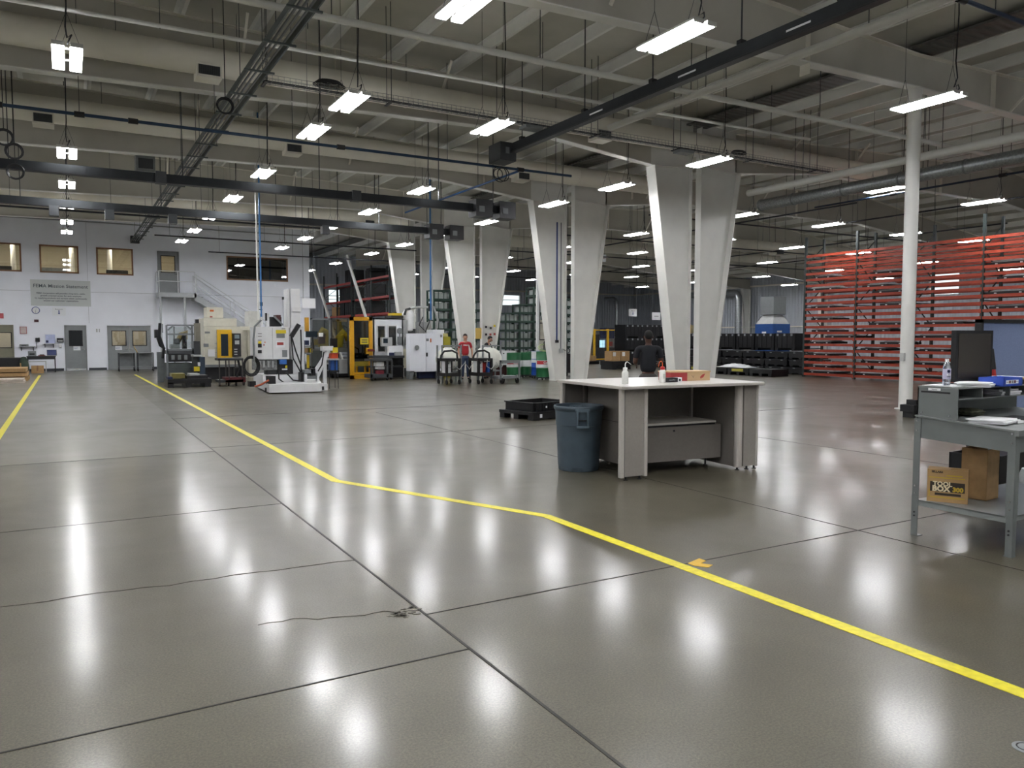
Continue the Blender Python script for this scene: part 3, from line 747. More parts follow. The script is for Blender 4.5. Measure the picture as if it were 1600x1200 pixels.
# wall columns and braces on the right wall
for i, (Y, who) in enumerate(((17.7, 'nearest'), (24.4, 'second nearest'), (31.9, 'third nearest'), (38.9, 'fourth nearest'), (46.5, 'fifth nearest'), (54.2, 'farthest'))):
    t = thing('wall_column', '%s white tapered column against the right side wall' % who, 'column', (XR, Y, 0), 0, 'wall columns on the right')
    MB().prismy([(-.15, 0), (-.5, 0), (-1.05, 5.6), (-.15, 5.6)], -.008, .008).build('web', steelw, t)
    MB().bar((-.5, 0, .01), (-1.05, 0, 5.62), .3, .025, up=(1, 0, 0)).build('inner_flange', steelw, t)
    MB().bar((-.16, 0, .01), (-.16, 0, 5.6), .3, .02, up=(1, 0, 0)).build('outer_flange', steelw, t)

# ------------------------------------------------------------------ wall fittings and writing on the office wall
t = thing('mission_sign', 'large pale grey mission statement sign on the white wall below the windows', 'sign', (-.165, WY, 0))
B(-1.25, 1.25, -.03, 0, 3.12, 4.36).build('board', mat('sign_grey', '#c6cbc9', .5, var=0), t)
text('FEMA Mission Statement', .225, sign_ink, t, TY(0, -.034, 4.06), bold=.003)
for i, s_ in enumerate(('FEMA Corporation will provide a long-term, stable,', 'growth-oriented career for each employee', 'by supplying products and services which continuously', "exceed our customers' expectations.")):
    text(s_, .098, sign_ink, t, TY(0, -.034, 3.72 - i * .117), bold=.002)
t = thing('wall_clock', 'round blue-rimmed wall clock below the mission sign', 'clock', (-1.23, WY, 2.9))
MB().disc((0, -.02, 0), .17, .05, 'Y', 24).build('rim', mat('clock_blue', '#4a5a96', .4), t)
MB().disc((0, -.05, 0), .14, .01, 'Y', 24).build('dial', paper, t)
MB().bar((0, -.06, 0), (.02, -.06, .09), .015, .005).build('hour_hand', ink, t); MB().bar((0, -.062, 0), (-.01, -.062, -.12), .01, .005).build('minute_hand', ink, t)
def arrow_sign(par, x, y, z, s, word=''):
    if word: text(word, s * .17, ink, par, TY(x, y - .004, z + s * .32))
    MB().box(x - s * .045, x + s * .045, y - .006, y, z - s * .12, z + s * .2).prismy([(x - s * .12, z - s * .1), (x, z - s * .28), (x + s * .12, z - s * .1)], y - .006, y).build('arrow', bluei, par)
t = thing('arrow_sign', 'white sign with a blue down arrow right of the wall clock', 'sign', (-.28, WY, 0))
B(-.28, .28, -.02, 0, 2.66, 3.05).build('board', signm, t); arrow_sign(t, 0, -.02, 2.83, .42, 'Restrooms')
solo(B(-.09, .09, -.04, 0, -.06, .06), 'alarm_box', mat('dark_red_box', '#4b2328', .5), 'small dark red box on the wall under the clock', 'alarm', (-1.22, WY, 2.4))
t = thing('framed_notice', 'red framed notice on the wall right of the olive door', 'notice', (-1.76, WY, 1.95))
B(-.14, .14, -.02, 0, -.17, .17).build('frame', mat('notice_red', '#b06a6a', .5), t); B(-.115, .115, -.024, -.02, -.145, .145).build('sheet', mat('notice_sheet', '#cfc0bd', .7), t)
solo(B(-.08, .08, -.02, 0, -.12, .12), 'exit_notice', mat('notice_red2', '#c05a60', .5), 'small red and white notice above the olive door frame', 'notice', (-2.6, WY, 2.62))
def wallshelf(x0, x1, z, lab, m):
    t = thing('wall_shelf', lab, 'shelf', ((x0 + x1) / 2, WY, z)); h = (x1 - x0) / 2
    B(-h, h, -.28, 0, 0, .03).build('board', m, t)
    for s in (-1, 1): MB().prismx([(-.22, 0), (0, 0), (0, -.18)], s * h * .75 - .015, s * h * .75 + .015).build('bracket', blackm, t)
wallshelf(-1.95, -1.3, 1.16, 'grey wall shelf with black brackets right of the olive door', lgrey)
wallshelf(-.97, -.5, 1.3, 'white wall shelf above the laptop', paper)
t = thing('label_printer', 'flat grey device lying on the grey wall shelf', 'device', (-1.75, WY - .14, 1.19)); B(-.18, .18, -.1, .1, 0, .1).build('case', mgrey, t); B(-.1, .1, -.105, -.1, .02, .06).build('slot', blackm, t)
t = thing('poster', 'pale blue poster standing on the white wall shelf above the laptop', 'poster', (-.68, WY - .03, 1.33)); B(-.2, .2, -.01, 0, 0, .42).build('sheet', mat('poster_blue', '#b8c0e0', .6), t); B(-.18, -.08, -.014, -.01, .03, .14).build('badge', navy, t)
t = thing('wall_phone', 'black wall phone with a hanging cord left of the poster', 'phone', (-1.2, WY, 1.5)); B(-.09, .09, -.07, 0, -.09, .09).build('body', blackm, t); MB().tube([(.06, -.07, -.1), (.07, -.11, 0), (.06, -.07, .1)], .022, 8).build('handset', blackm, t); MB().tube([(-.04, -.02, -.08), (-.05, -.03, -.4)], .015, 6).build('cord', dgrey, t)
t = thing('towel_dispenser', 'black paper towel dispenser left of the grey door', 'dispenser', (-.27, WY, 1.48)); MB().bev(-.14, .14, -.16, 0, -.1, .1, .03).build('case', blackm, t); B(-.1, .1, -.165, -.16, -.07, .0).build('window', lgrey, t)
t = thing('soap_dispenser', 'small white soap dispenser under the black towel dispenser', 'dispenser', (-.27, WY, 1.22)); MB().bev(-.06, .06, -.1, 0, -.09, .11, .02).build('case', paper, t); B(-.04, .04, -.09, -.02, -.12, -.09).build('nozzle', mgrey, t)
solo(B(-.03, .03, -.02, 0, -.08, .08).box(.09, .13, -.02, 0, -.08, .08), 'light_switch', lgrey, 'small pale switch plates between the grey door and the double door', 'switch', (1.3, WY, 1.95))
# laptop table
t = thing('laptop_table', 'small black table with a laptop against the white wall', 'table', (-1.04, 41.9, 0))
B(-.58, .58, -.3, .3, .72, .76).build('tabletop', blackm, t)
for sx in (-.54, .54):
    for sy in (-.27, .27): B(sx - .02, sx + .02, sy - .02, sy + .02, 0, .72).build('leg', blackm, t)
B(-.56, .56, -.28, -.26, .6, .72).build('apron', blackm, t)
t = thing('laptop', 'open silver laptop with a dark blue screen on the black table', 'laptop', (-.62, 41.85, .76))
B(-.2, .2, -.14, .14, 0, .02).build('base', lgrey, t)
sc = MB().prismx([(.12, .02), (.14, .02), (.2, .28), (.18, .28)], -.2, .2).build('lid', blackm, t); MB().prismx([(.117, .03), (.12, .03), (.178, .27), (.175, .27)], -.185, .185).build('screen', mat('screen_navy', '#141c3c', .2, var=0, emit=.25), sc)
t = thing('small_printer', 'grey printer on the left end of the black table', 'printer', (-1.4, 41.9, .76)); MB().bev(-.16, .16, -.15, .15, 0, .22, .03).build('case', mgrey, t); B(-.1, .1, -.16, -.15, .05, .12).build('output_slot', black, t)
t = thing('stapler_tray', 'small red tray between the printer and the laptop', 'tray', (-1.02, 41.8, .76)); B(-.14, .14, -.08, .08, 0, .03).build('base', mat('dull_red', '#6b2f2a', .5), t); B(-.08, .1, -.03, .04, .03, .07).build('tool', black, t)
t = thing('wire_stand', 'small pale metal stand under the black table', 'stand', (-1.2, 41.4, 0))
B(-.36, .36, -.1, .1, .5, .53).build('top', lgrey, t)
for s in (-.34, .34): B(s - .02, s + .02, -.08, .08, 0, .5).build('leg', lgrey, t)
t = thing('cardboard_box', 'brown cardboard box under the black laptop table', 'box', (-1.18, 41.0, 0)); B(-.24, .24, -.15, .15, 0, .34).build('carton', kraft, t); B(-.03, .03, -.152, .152, .1, .343).build('tape', wood, t)
# stuff at the left edge
t = thing('black_bulk_bin', 'large black folding bin in front of the olive door', 'bin', (-2.6, 40.6, 0))
B(-.95, .85, -.5, .5, .12, .72).build('bin_body', black, t); 
for s in (-.8, 0, .75): B(s - .12, s + .12, -.5, .5, 0, .12).build('foot', black, t)
t = thing('tool_bag', 'dark green bag of tools leaning beside the black bin', 'bag', (-1.65, 39.8, 0)); MB().lathe([(.0001, 0), (.16, .02), (.2, .3), (.16, .55), (.1, .75), (.0001, .78)], 12).build('bag_body', mat('bag_green', '#2c3a2c', .7), t); MB().tube([(-.1, -.15, .02), (-.12, -.18, .5)], .03, 6).build('handle', kraft, t)
def flat_stack(x0, x1, y0, y1, z, lab, m, n=3):
    t = thing('cardboard_stack', lab, 'cardboard', ((x0 + x1) / 2, (y0 + y1) / 2, 0)); hx = (x1 - x0) / 2; hy = (y1 - y0) / 2
    for k in range(n): B(-hx + .04 * (k % 2), hx - .03 * k, -hy, hy, z * k / n, z * (k + .8) / n).build('sheet', m, t)
    return t
flat_stack(-3.0, -1.3, 34.0, 36.0, .5, 'stack of brown flattened cartons at the left edge of the floor', kraft)
flat_stack(-2.6, -1.35, 32.4, 33.6, .16, 'low pile of pale and brown cardboard sheets nearest the left yellow line', mat('pale_card', '#b8ada0', .8), 2)
# two carts in front of the double door
def wirecart(x, y, w, lab):
    t = thing('shop_cart', lab, 'cart', (x, y, 0), 0, 'grey carts by the double door')
    for sx in (-w / 2, w / 2):
        for sy in (-.3, .3):
            B(sx - .02, sx + .02, sy - .02, sy + .02, .12, .88).build('post', dgrey, t)
            c = MB().disc((sx, sy, .06), .06, .035, 'X').build('caster', rubber, t)
    B(-w / 2, w / 2, -.32, .32, .86, .9).build('top_shelf', mgrey, t); B(-w / 2, w / 2, -.32, .32, .2, .23).build('bottom_shelf', mgrey, t)
    B(-w / 2 + .03, w / 2 - .03, .28, .3, .24, .84).build('back_panel', mgrey, t)
    return t
wirecart(2.45, 41.2, .66, 'left grey cart in front of the double door')
wirecart(3.25, 41.0, .66, 'right grey cart in front of the double door')
t = thing('clipboard', 'tan clipboard propped on the left end of the right cart', 'clipboard', (2.9, 40.8, .9)); MB().bar((0, 0, 0), (-.14, .05, .28), .2, .02, up=(1, 0, 0)).build('board', mat('tan_board', '#c9a860', .6), t); MB().bar((-.11, .035, .22), (-.14, .045, .28), .08, .035, up=(1, 0, 0)).build('clip', chrome, t)
# stairs
rail_m = mat('rail_silver', '#d6d9dc', .4, .0, var=.03)
st = mat('stair_grey', '#a9adaf', .45, var=.04)
t = thing('steel_stairs', 'grey steel staircase with silver railings leading down from the upstairs door', 'staircase', (4.0, WY, 0))
B(0, 1.75, -1.35, -.0, 3.62, 3.84).build('landing', st, t)
SX, SZ, EX = 1.75, 3.75, 7.2
for y in (-1.33, -.25): MB().prismy([(SX - .1, 3.84), (SX - .1, 3.5), (EX, -.0), (EX + .35, 0), (EX + .3, .12)], y - .02, y + .02).build('stringer', st, t)
for k in range(20):
    u = (k + .7) / 20.5; x = SX + (EX - SX) * u; z = 3.78 * (1 - u)
    B(x - .13, x + .13, -1.31, -.27, z - .03, z).build('tread', mgrey, t)
for x in (.08, 1.2): B(x - .05, x + .05, -1.3, -1.2, 0, 3.62).build('support_post', st, t)
for x, y in ((.03, -1.32), (1.7, -1.32), (.03, -.06), (.9, -1.32)): MB().tube([(x, y, 3.84), (x, y, 4.9)], .024, 8).build('landing_post', rail_m, t)
for z in (4.4, 4.9):
    MB().tube([(.03, -.06, z), (.03, -1.32, z), (1.7, -1.32, z)], .022, 8).build('landing_rail', rail_m, t)
for y in (-1.33, -.25):
    for z in (1.0, .52):
        MB().tube([(SX - .02, y, 3.78 + z), (EX, y, z + .05)], .022, 8).build('stair_rail', rail_m, t)
    for u in (0, .33, .66, 1): MB().tube([(SX + (EX - SX) * u, y, 3.78 * (1 - u)), (SX + (EX - SX) * u, y, 3.78 * (1 - u) + 1.0)], .02, 8).build('rail_post', rail_m, t)
# leaning posts and racks far behind the machines

# ------------------------------------------------------------------ measured builder: parts given as seen rectangles on their own plane
class S:
    def __init__(s, name, label, cat, pxc, Y, group=None):
        s.Y = Y; s.X = onfloor(pxc, Y); s.t = thing(name, label, cat, (s.X, Y, 0), 0, group)
    def d(s, x0, y0, x1, y1, dy=0, floor=False):
        Y = s.Y + dy; a = onY(x0, y0, Y); b = onY(x1, y1, Y); c = onY(x0, y1, Y)
        return a.x - s.X, b.x - s.X, 0 if floor else max(0, b.z), a.z
    def r(s, nm, m, x0, y0, x1, y1, dy=0, dp=.3, floor=False, par=None):
        a, b, z0, z1 = s.d(x0, y0, x1, y1, dy, floor)
        return B(a, b, dy, dy + dp, z0, z1).build(nm, m, par or s.t)
    def p(s, x, y, dy=0):
        q = onY(x, y, s.Y + dy); return (q.x - s.X, dy, max(.012, q.z))
    def tube(s, nm, m, pts, r, par=None, n=7):
        return MB().tube([s.p(*q) for q in pts], r, n).build(nm, m, par or s.t)
    def bar(s, nm, m, a, b, w, h=None, par=None):
        return MB().bar(s.p(*a), s.p(*b), w, h or w).build(nm, m, par or s.t)
    def frame(s, nm, m, x0, y0, x1, y1, w, dy=0, dp=.05, floor=False, par=None):
        a, b, z0, z1 = s.d(x0, y0, x1, y1, dy, floor)
        return MB().box(a, a + w, dy, dy + dp, z0, z1).box(b - w, b, dy, dy + dp, z0, z1).box(a, b, dy, dy + dp, z1 - w, z1).box(a, b, dy, dy + dp, z0, z0 + w).build(nm, m, par or s.t)
lab_y = mat('label_yellow', '#d9c220', .5, var=0)
lab_r = mat('label_red', '#9a3a34', .5, var=0)
lab_o = mat('label_orange', '#c8662f', .5, var=0)
screen = mat('dark_screen', '#1a2730', .15, var=0)
smoke = glass_mat('smoked_panel', '#ccd0cc', .1)
hose = mat('black_hose', '#121315', .5, var=0)
greygrn = mat('grey_green_panel', '#4d5454', .5)

# --- test cell with grey profile frame (left of the machines)
s = S('test_cell', 'grey profile-framed test cell standing behind the black pallets', 'machine', 295, 29.3)
al = mat('aluminium_profile', '#7c8184', .4, .5, var=.05)
s.r('lower_cabinet', greygrn, 262, 568, 302, 600, .1, 1.1, True)
for x in (259, 299): s.r('front_post', al, x, 508, x + 5, 597, 0, .1, True)
for x in (271, 311): s.r('rear_post', al, x, 510, x + 4, 590, 1.3, .1, True)
for y in (507, 521, 545): s.r('front_rail', al, 261, y, 303, y + 2.5, 0, .08)
s.r('work_deck', dgrey, 261, 548, 303, 553, 0, 1.4)
s.r('drawer_row', blackm, 264, 554, 300, 565, .05, .9)
for x in (268, 278, 288): s.r('machined_part', mgrey, x, 555, x + 5, 562, -.02, .05)
s.r('guard_panel', clear, 263, 511, 300, 544, .02, .01)
s.bar('corner_brace', al, (262, 516), (270, 509), .05); s.bar('corner_brace', al, (300, 516), (292, 509), .05)
s.r('fixture_block', dgrey, 272, 529, 281, 538, .5, .3); s.r('fixture_block', lgrey, 268, 538, 281, 546, .3, .4)
s.r('tool_rack', black, 286, 524, 292, 547, .5, .4)
s.r('side_console', blackm, 242, 515, 248, 528, .2, .3); s.tube('console_arm', blackm, [(246, 528, .3), (250, 540, .3), (258, 545, .3)], .04)
s.tube('hose_bundle', hose, [(250, 505, .2), (249, 525, .2), (256, 545, .2), (254, 560, .2)], .05)
s.r('status_lamp', paper, 253, 501, 255, 506, .1, .06); s.r('lamp_post', al, 253, 506, 255, 520, .1, .06)
s.tube('robot_arm', mat('tan_robot', '#a8925a', .4), [(276, 538, .8), (283, 522, .8), (290, 518, .8), (289, 530, .8)], .09)
s.r('side_pillar', mat('khaki_grey', '#7d7a6c', .5), 305, 505, 314, 548, 1.0, .4); s.r('pillar_cap', black, 306, 499, 311, 505, 1.0, .3)
s.r('control_column', dgrey, 303, 533, 313, 558, .3, .5)
s.r('rear_panel', mat('clear_grey_panel', '#6d7375', .4), 245, 550, 258, 592, 1.2, .1, True)
s = S('black_pallet_stack', 'black plastic pallet with stacked trays in front of the test cell', 'pallet', 300, 27.0)
s.r('deck', black, 262, 593, 331, 598, 0, 1.1)
for x in (262, 290, 320): s.r('runner', black, x, 598, x + 10, 605, 0, 1.0, True)
s.r('tray', mat('brass_tray', '#7d7540', .4, .4), 268, 584, 289, 591, .2, .6); s.r('tray', lgrey, 296, 584, 312, 587, .2, .6); s.r('base_tray', black, 292, 587, 325, 593, .1, .8); s.r('base_tray', navy, 262, 589, 270, 594, .1, .5)
s = S('pallet_crate', 'dark open crate with a yellow label beside the test cell', 'crate', 316, 28.6)
s.r('crate_body', dgrey, 302, 557, 312, 588, .2, .4, True); s.r('crate_end', mat('slate_blue', '#2a3a4a', .5), 312, 558, 321, 588, 0, .6, True); s.r('yellow_label', lab_y, 303, 573, 312, 580, -.02, .02); s.r('top_rail', lgrey, 302, 555, 316, 557, 0, .6)
s.r('paper_tag', paper, 309, 566, 313, 572, -.03, .02)

# --- beige machining centre with yellow door
s = S('machining_centre', 'beige machining centre with a yellow framed door', 'machine', 348, 31.5)
s.r('machine_base', blackm, 318, 571, 384, 589, .25, 1.6, True)
s.r('machine_body', beige, 319, 510, 380, 571, 0, 1.5); s.r('upper_housing', beige, 318, 497, 370, 510, .1, 1.3)
s.r('skirt_lip', mgrey, 321, 570, 374, 573, -.03, .1)
b = s.r('top_cabinet', beige, 323, 480, 349, 497, .5, .8); s.r('label', lab_o, 328, 484, 334, 487, .48, .02, par=b); s.r('label', lab_r, 328, 494, 332, 496, .48, .02, par=b)
d = s.r('yellow_door', yellow, 339, 515, 363, 561, -.08, .08); s.r('door_window', screen, 345, 522, 357, 556, -.1, .02, par=d); s.r('door_handle', black, 363, 534, 364.5, 541, -.12, .06, par=d)
c = s.r('control_panel', blackm, 364, 521, 377, 557, -.25, .25); s.r('screen', mat('grey_screen', '#7b8c8e', .3, var=0), 366.5, 523, 374, 529, -.26, .01, par=c); s.r('keypad', lgrey, 367, 532, 374, 538, -.26, .01, par=c)
for k in range(3): s.r('button_row', lgrey, 366, 545 + 4 * k, 371, 546.5 + 4 * k, -.26, .01, par=c)
s.r('document_bag', paper, 325, 546, 336, 557, -.06, .04)
s.r('maker_label', mgrey, 320, 518, 328, 521, -.01, .01); s.r('maker_label', mgrey, 318, 537, 326, 542, -.01, .01)
for y in (536, 543, 550): s.r('hinge', lgrey, 336, y, 339, y + 1.5, -.05, .05)
s.r('side_housing', beige, 377, 516, 401, 590, .6, 1.5, True)
s.r('housing_lid', beige, 375, 510, 402, 516, .5, 1.6); s.r('side_post', beige, 387, 516, 390, 590, .5, .1, True)
s.r('rear_tower', mat('pale_grey_box', '#bfc0bb', .5), 388, 486, 406, 512, 1.6, .8)
# --- cart with red drawer, hose
s = S('tool_cart', 'dark wheeled cart with a red tray in front of the machining centre', 'cart', 365, 27.0)
for x, dy in ((342, 0), (357, 0), (352, .6), (367, .6), (378, 0)): s.r('post', mat('brown_grey_post', '#45413f', .5), x, 561, x + 2.5, 601, dy, .05, False)
s.r('top_shelf', dgrey, 341, 560, 380, 563, 0, .7); s.r('red_tray', mat('dark_red_tray', '#5a1f22', .5), 352, 590, 384, 597, 0, .6); s.r('lower_shelf', dgrey, 342, 594, 380, 597, 0, .7)
for x in (344, 358, 370, 382):
    q = s.p(x, 601); MB().disc((q[0], .1, .075), .075, .04, 'X').build('caster', rubber, s.t)
s.tube('hose_loop', hose, [(372, 562, .1), (375, 575, .1), (370, 588, .1), (378, 592, .1), (381, 575, .1)], .04)
s.r('motor', black, 367, 575, 376, 588, .2, .3)

# --- big white press on its base tray
s = S('white_press', 'large white industrial press on a low white base, warning labels on its doors', 'machine', 440, 23.9)
fl = [onZ(398, 604), onZ(421, 615.5), onZ(503, 613), onZ(497, 603)]
MB().prismz([(p.x - s.X, p.y - s.Y) for p in fl][::1], .03, .27).build('base_tray', offw, s.t)
for x, y in ((421, 613), (500, 611)):
    q = onZ(x, y); B(q.x - s.X - .12, q.x - s.X + .12, q.y - s.Y - .03, q.y - s.Y + .02, .03, .14).build('fork_pocket', blackm, s.t)
s.r('upper_base', offw, 411, 586, 475, 598, .0, 1.4)
c = s.r('electrical_cabinet', offw, 400, 510.5, 452, 561, -.1, .9)
s.r('door_seam', mgrey, 425.6, 512, 426.1, 560, -.105, .005, par=c)
s.r('label', lab_y, 431, 515.5, 447, 521, -.11, .01, par=c); s.r('label', mgrey, 432, 521, 445, 528, -.11, .01, par=c)
s.r('label', lab_r, 433, 535, 443, 539, -.115, .01, par=c); s.r('label', paper, 431, 533, 445, 543, -.11, .005, par=c)
s.r('vent', mgrey, 441, 547, 449, 558, -.11, .01, par=c)
s.r('label', blackm, 403, 537, 409, 543, -.11, .01, par=c); s.r('label', blackm, 403, 547, 409, 552, -.11, .01, par=c)
s.r('warning_triangle', lab_y, 403.5, 533, 408.5, 537, -.11, .01, par=c)
for y in (521, 525, 531): s.r('text_line', ink, 403, y, 409, y + .8, -.11, .005, par=c)
s.r('latch', lab_o, 413, 534, 415, 535.5, -.11, .01, par=c); s.r('latch', lab_r, 411.5, 538, 413.5, 540, -.11, .01, par=c)
s.r('nameplate', mgrey, 440, 513, 446, 514.5, -.11, .005, par=c)
s.r('valve_manifold', mat('cast_grey', '#8b8d8b', .5, .3, var=.3, scale=14), 401, 562, 433, 578, 0, .7)
for x in (405, 411, 418, 425): s.r('valve', lgrey, x, 564, x + 3, 574, -.06, .06)
s.r('drive_unit', blackm, 433, 562, 458, 584, .05, .7); s.r('blue_motor', mat('motor_blue', '#2a5fa8', .4), 438, 562, 448, 569, -.15, .25); s.r('label', lab_y, 446, 571, 449, 575, 0, .05); s.r('label', paper, 441, 576, 449, 578, 0, .05)
s.r('lower_frame', dgrey, 418, 578, 433, 586, .1, .5); s.r('black_motor', black, 420, 588, 431, 601, -.9, .4); s.tube('orange_cable', mat('orange_cable', '#a85030', .5), [(398, 604, -.9), (408, 601, -.9), (420, 594, -.9)], .03)
s.r('column', offw, 454, 451, 471, 585, .3, .9); s.r('column_front', mat('pale_press', '#cfd0cf', .4), 456, 480, 471, 487, .27, .03); s.r('column_side_post', offw, 448, 452, 453, 512, .35, .12)
s.r('column_lower', offw, 455, 510, 476, 588, .5, .6); MB().prismy([(s.p(470, 510)[0], s.p(470, 512)[2]), (s.p(478, 590)[0], .3), (s.p(460, 590)[0], .3), (s.p(456, 512)[0], s.p(456, 512)[2])], .2, .45).build('tapered_side', offw, s.t)
s.r('top_drive', blackm, 422, 495, 440, 510, .3, .5); s.r('top_motor', mat('dark_red_motor', '#4a1f22', .5), 432, 492, 439, 500, .2, .4); s.bar('link_arm', mgrey, (428, 494, .2), (442, 508, .2), .05)
s.r('front_post', offw, 408, 495, 411, 510, .2, .15); s.r('front_post', offw, 416, 490, 421, 510, .2, .15); s.r('cylinder', black, 415, 489, 417.5, 501, .1, .1)
s.r('antenna', black, 442, 465, 443, 510, .4, .03); s.r('antenna_tip', black, 441.3, 464, 443.8, 468, .38, .08)
s.bar('strut', blackm, (455, 526, 0), (467, 507, 0), .12)
for pts in ([(455, 523), (462, 548), (470, 570), (472, 586)], [(455, 526), (458, 560), (468, 578), (472, 588)], [(470, 515), (471, 545), (470, 575), (473, 592)], [(435, 575), (436, 592), (445, 599), (470, 597)], [(447, 582), (458, 594), (474, 596)]):
    s.tube('black_hose', hose, [(x, y, -.15) for x, y in pts], .022)
s.tube('air_hose', mgrey, [(408, 500, -.2), (398, 510, -.2), (396, 530, -.2), (397, 565, -.2)], .03)
q = s.p(393, 572, -.2)
for k in range(3): MB().tube([(q[0] + (.24 - .03 * k) * math.cos(a * PI / 9), -.2 + .04 * k, q[2] + (.3 - .03 * k) * math.sin(a * PI / 9)) for a in range(18)], .02, 5, closed=True).build('hose_coil', hose, s.t)
s.r('hose_bundle', black, 470, 582, 476, 597, -.3, .3); s.r('coupler', black, 390, 596, 400, 604, -.5, .3)
s.r('arm_upright', offw, 505, 545, 511, 612, -.2, .1, True)
MB().prismy([(s.p(487, 578)[0], s.p(487, 578)[2]), (s.p(508, 548)[0], s.p(508, 546)[2]), (s.p(512, 548)[0], s.p(512, 548)[2]), (s.p(494, 590)[0], s.p(494, 590)[2])], -.3, -.2).build('slanted_arm', offw, s.t)
s.r('arm_head', offw, 504, 541, 521, 548, -.35, .25); s.r('yellow_tag', lab_y, 520, 543, 528, 551, -.36, .2)
s.r('arm_gearbox', mgrey, 476, 578, 489, 583, -.4, .4); s.r('gearbox_cap', black, 486, 576, 493, 586, -.4, .3); s.tube('arm_cable', hose, [(506, 550, -.4), (503, 570, -.4), (497, 580, -.4)], .02)
s.r('small_frame', offw, 476, 585, 480, 602, -.4, .3); s.r('small_frame', offw, 496, 583, 499, 606, -.4, .2); s.r('linkage', mgrey, 480, 588, 496, 592, -.3, .2); s.r('arm_foot', offw, 500, 600, 512, 612, -.5, .4, True)
s = S('air_drop', 'white and blue air drop poles hanging over the white press', 'pipe', 406, 24.6)
for x, m_ in ((403.5, steelw), (408.5, mat('drop_blue', '#2f6ea8', .4))):
    q = s.p(x, 500); MB().bar((q[0], 0, q[2]), (q[0], 0, roofz(s.X) + .018), .042).build('pole', m_, s.t)
s.r('quick_coupler', black, 407, 472, 410.5, 478, 0, .1); s.r('quick_coupler', black, 407.5, 490, 410, 505, 0, .1); s.r('link', black, 403, 483, 410, 484.5, 0, .04)
s = S('white_sign_board', 'blank white sign board hanging right of the tall press column', 'sign', 482, 27.5)
s.r('board', paper, 472, 466, 493, 482, 0, .02); 
for x in (474, 491):
    q = s.p(x, 466); MB().bar((q[0], .01, q[2]), (q[0], .01, roofz(s.X) + .03), .012).build('wire', dgrey, s.t)

# --- robot cell
s = S('robot_cell', 'clear-walled robot cell with yellow robots left of the yellow gate', 'machine', 510, 30.3)
s.r('plinth', dgrey, 480, 570, 547, 592, .6, 1.8, True); s.r('work_table', mgrey, 487, 543, 547, 550, .3, 1.6); s.r('side_cabinet', greygrn, 487, 548, 505, 572, .2, .8)
s.frame('panel_frame', al, 485, 497, 517, 545, .07, 0, .08); s.r('clear_panel', smoke, 486, 498, 516, 544, .02, .01)
s.frame('panel_frame', dgrey, 517, 497, 546, 592, .05, .1, .08, True); s.r('clear_panel', smoke, 518, 498, 545, 543, .12, .01)
s.r('rear_beam', mat('ochre', '#8a7430', .5), 530, 502, 536, 545, 1.5, .3); s.r('rear_cabinet', mgrey, 537, 497, 546, 508, 1.2, .4)
s.r('column_cover', lgrey, 530, 562, 546, 590, .25, .4, True); s.r('pump', black, 518, 584, 544, 590, .1, .5)
ry = mat('robot_yellow', '#cdb020', .4)
for nm, pts in (('yellow robot', [(503, 545, .9), (510, 533, .9), (512, 520, .9), (504, 515, .9), (498, 524, .9)]), ('yellow robot behind right', [(528, 545, .9), (531, 527, .9), (536, 519, .9), (542, 526, .9), (543, 533, .9)])):
    MB().tube([s.p(*q) for q in pts], [.2, .17, .15, .12, .08], 10).build('robot_arm', ry, s.t)
s.r('gripper', mat('brown_gripper', '#5b2f28', .5), 499, 523, 508, 537, .7, .3); s.r('robot_base', ry, 491, 530, 499, 539, .9, .3)
c = s.r('monitor', screen, 478, 517.5, 496, 527, -.8, .06); s.bar('monitor_arm', blackm, (488, 527, -.75), (490, 545, -.75), .06); s.r('white_note', paper, 498, 520, 505, 526, -.1, .02)
s.r('tool_box', black, 518, 529, 527, 543, -.2, .3)
s.r('yellow_column', mat('ochre_post', '#c9962a', .5), 477.5, 496, 483, 518, .8, .2); s.r('shelf', mgrey, 476, 540, 488, 542, -.3, .4); s.r('shelf', mgrey, 476, 551, 486, 553, -.3, .4)
for x, y, m_ in ((477, 532, navy), (478, 544, kraft), (482, 544, lab_y)): s.r('part_bin', m_, x, y, x + 6, y + 7, -.2, .3)
s.r('shelf_leg', dgrey, 475, 535, 477, 592, -.3, .05, True); s.r('shelf_leg', dgrey, 486, 535, 488, 590, -.3, .05, True)
s.r('yellow_rail', ry, 480, 555, 483.5, 575, -.1, .1)
# stool stand with orange and blue containers
s = S('stool_stand', 'tall black stand holding orange and blue containers right of the white press', 'stand', 519, 24.0)
s.r('top', lgrey, 508, 560.5, 530, 562.5, 0, .5)
for x, dy in ((508, 0), (514, 0), (523, .4), (528, 0)): s.r('leg', blackm, x, 562, x + 1.2, 607, dy, .04, True)
s.r('shelf', blackm, 514, 579, 530, 581, 0, .45)
s = S('orange_container', 'orange box on top of the tall black stand', 'container', 524, 24.1)
a, b, z0, z1 = s.d(518, 553, 529, 560.5); MB().bev(a, b, .02, .32, z0, z1, .03).build('tub', mat('bright_orange', '#cf4a22', .5), s.t); B(a - .01, b + .01, .0, .34, z1, z1 + .02).build('rim', mat('bright_orange2', '#a83c1c', .5), s.t)
s = S('blue_container', 'blue canister hanging on the shelf of the tall black stand', 'container', 521, 24.1)
a, b, z0, z1 = s.d(517, 563, 529, 579); MB().bev(a, b, .02, .32, z0, z1, .04).build('canister', mat('container_blue', '#1f55a0', .45), s.t); B(a + .13, a + .15, 0, .02, z0, z1).build('strap', blackm, s.t)

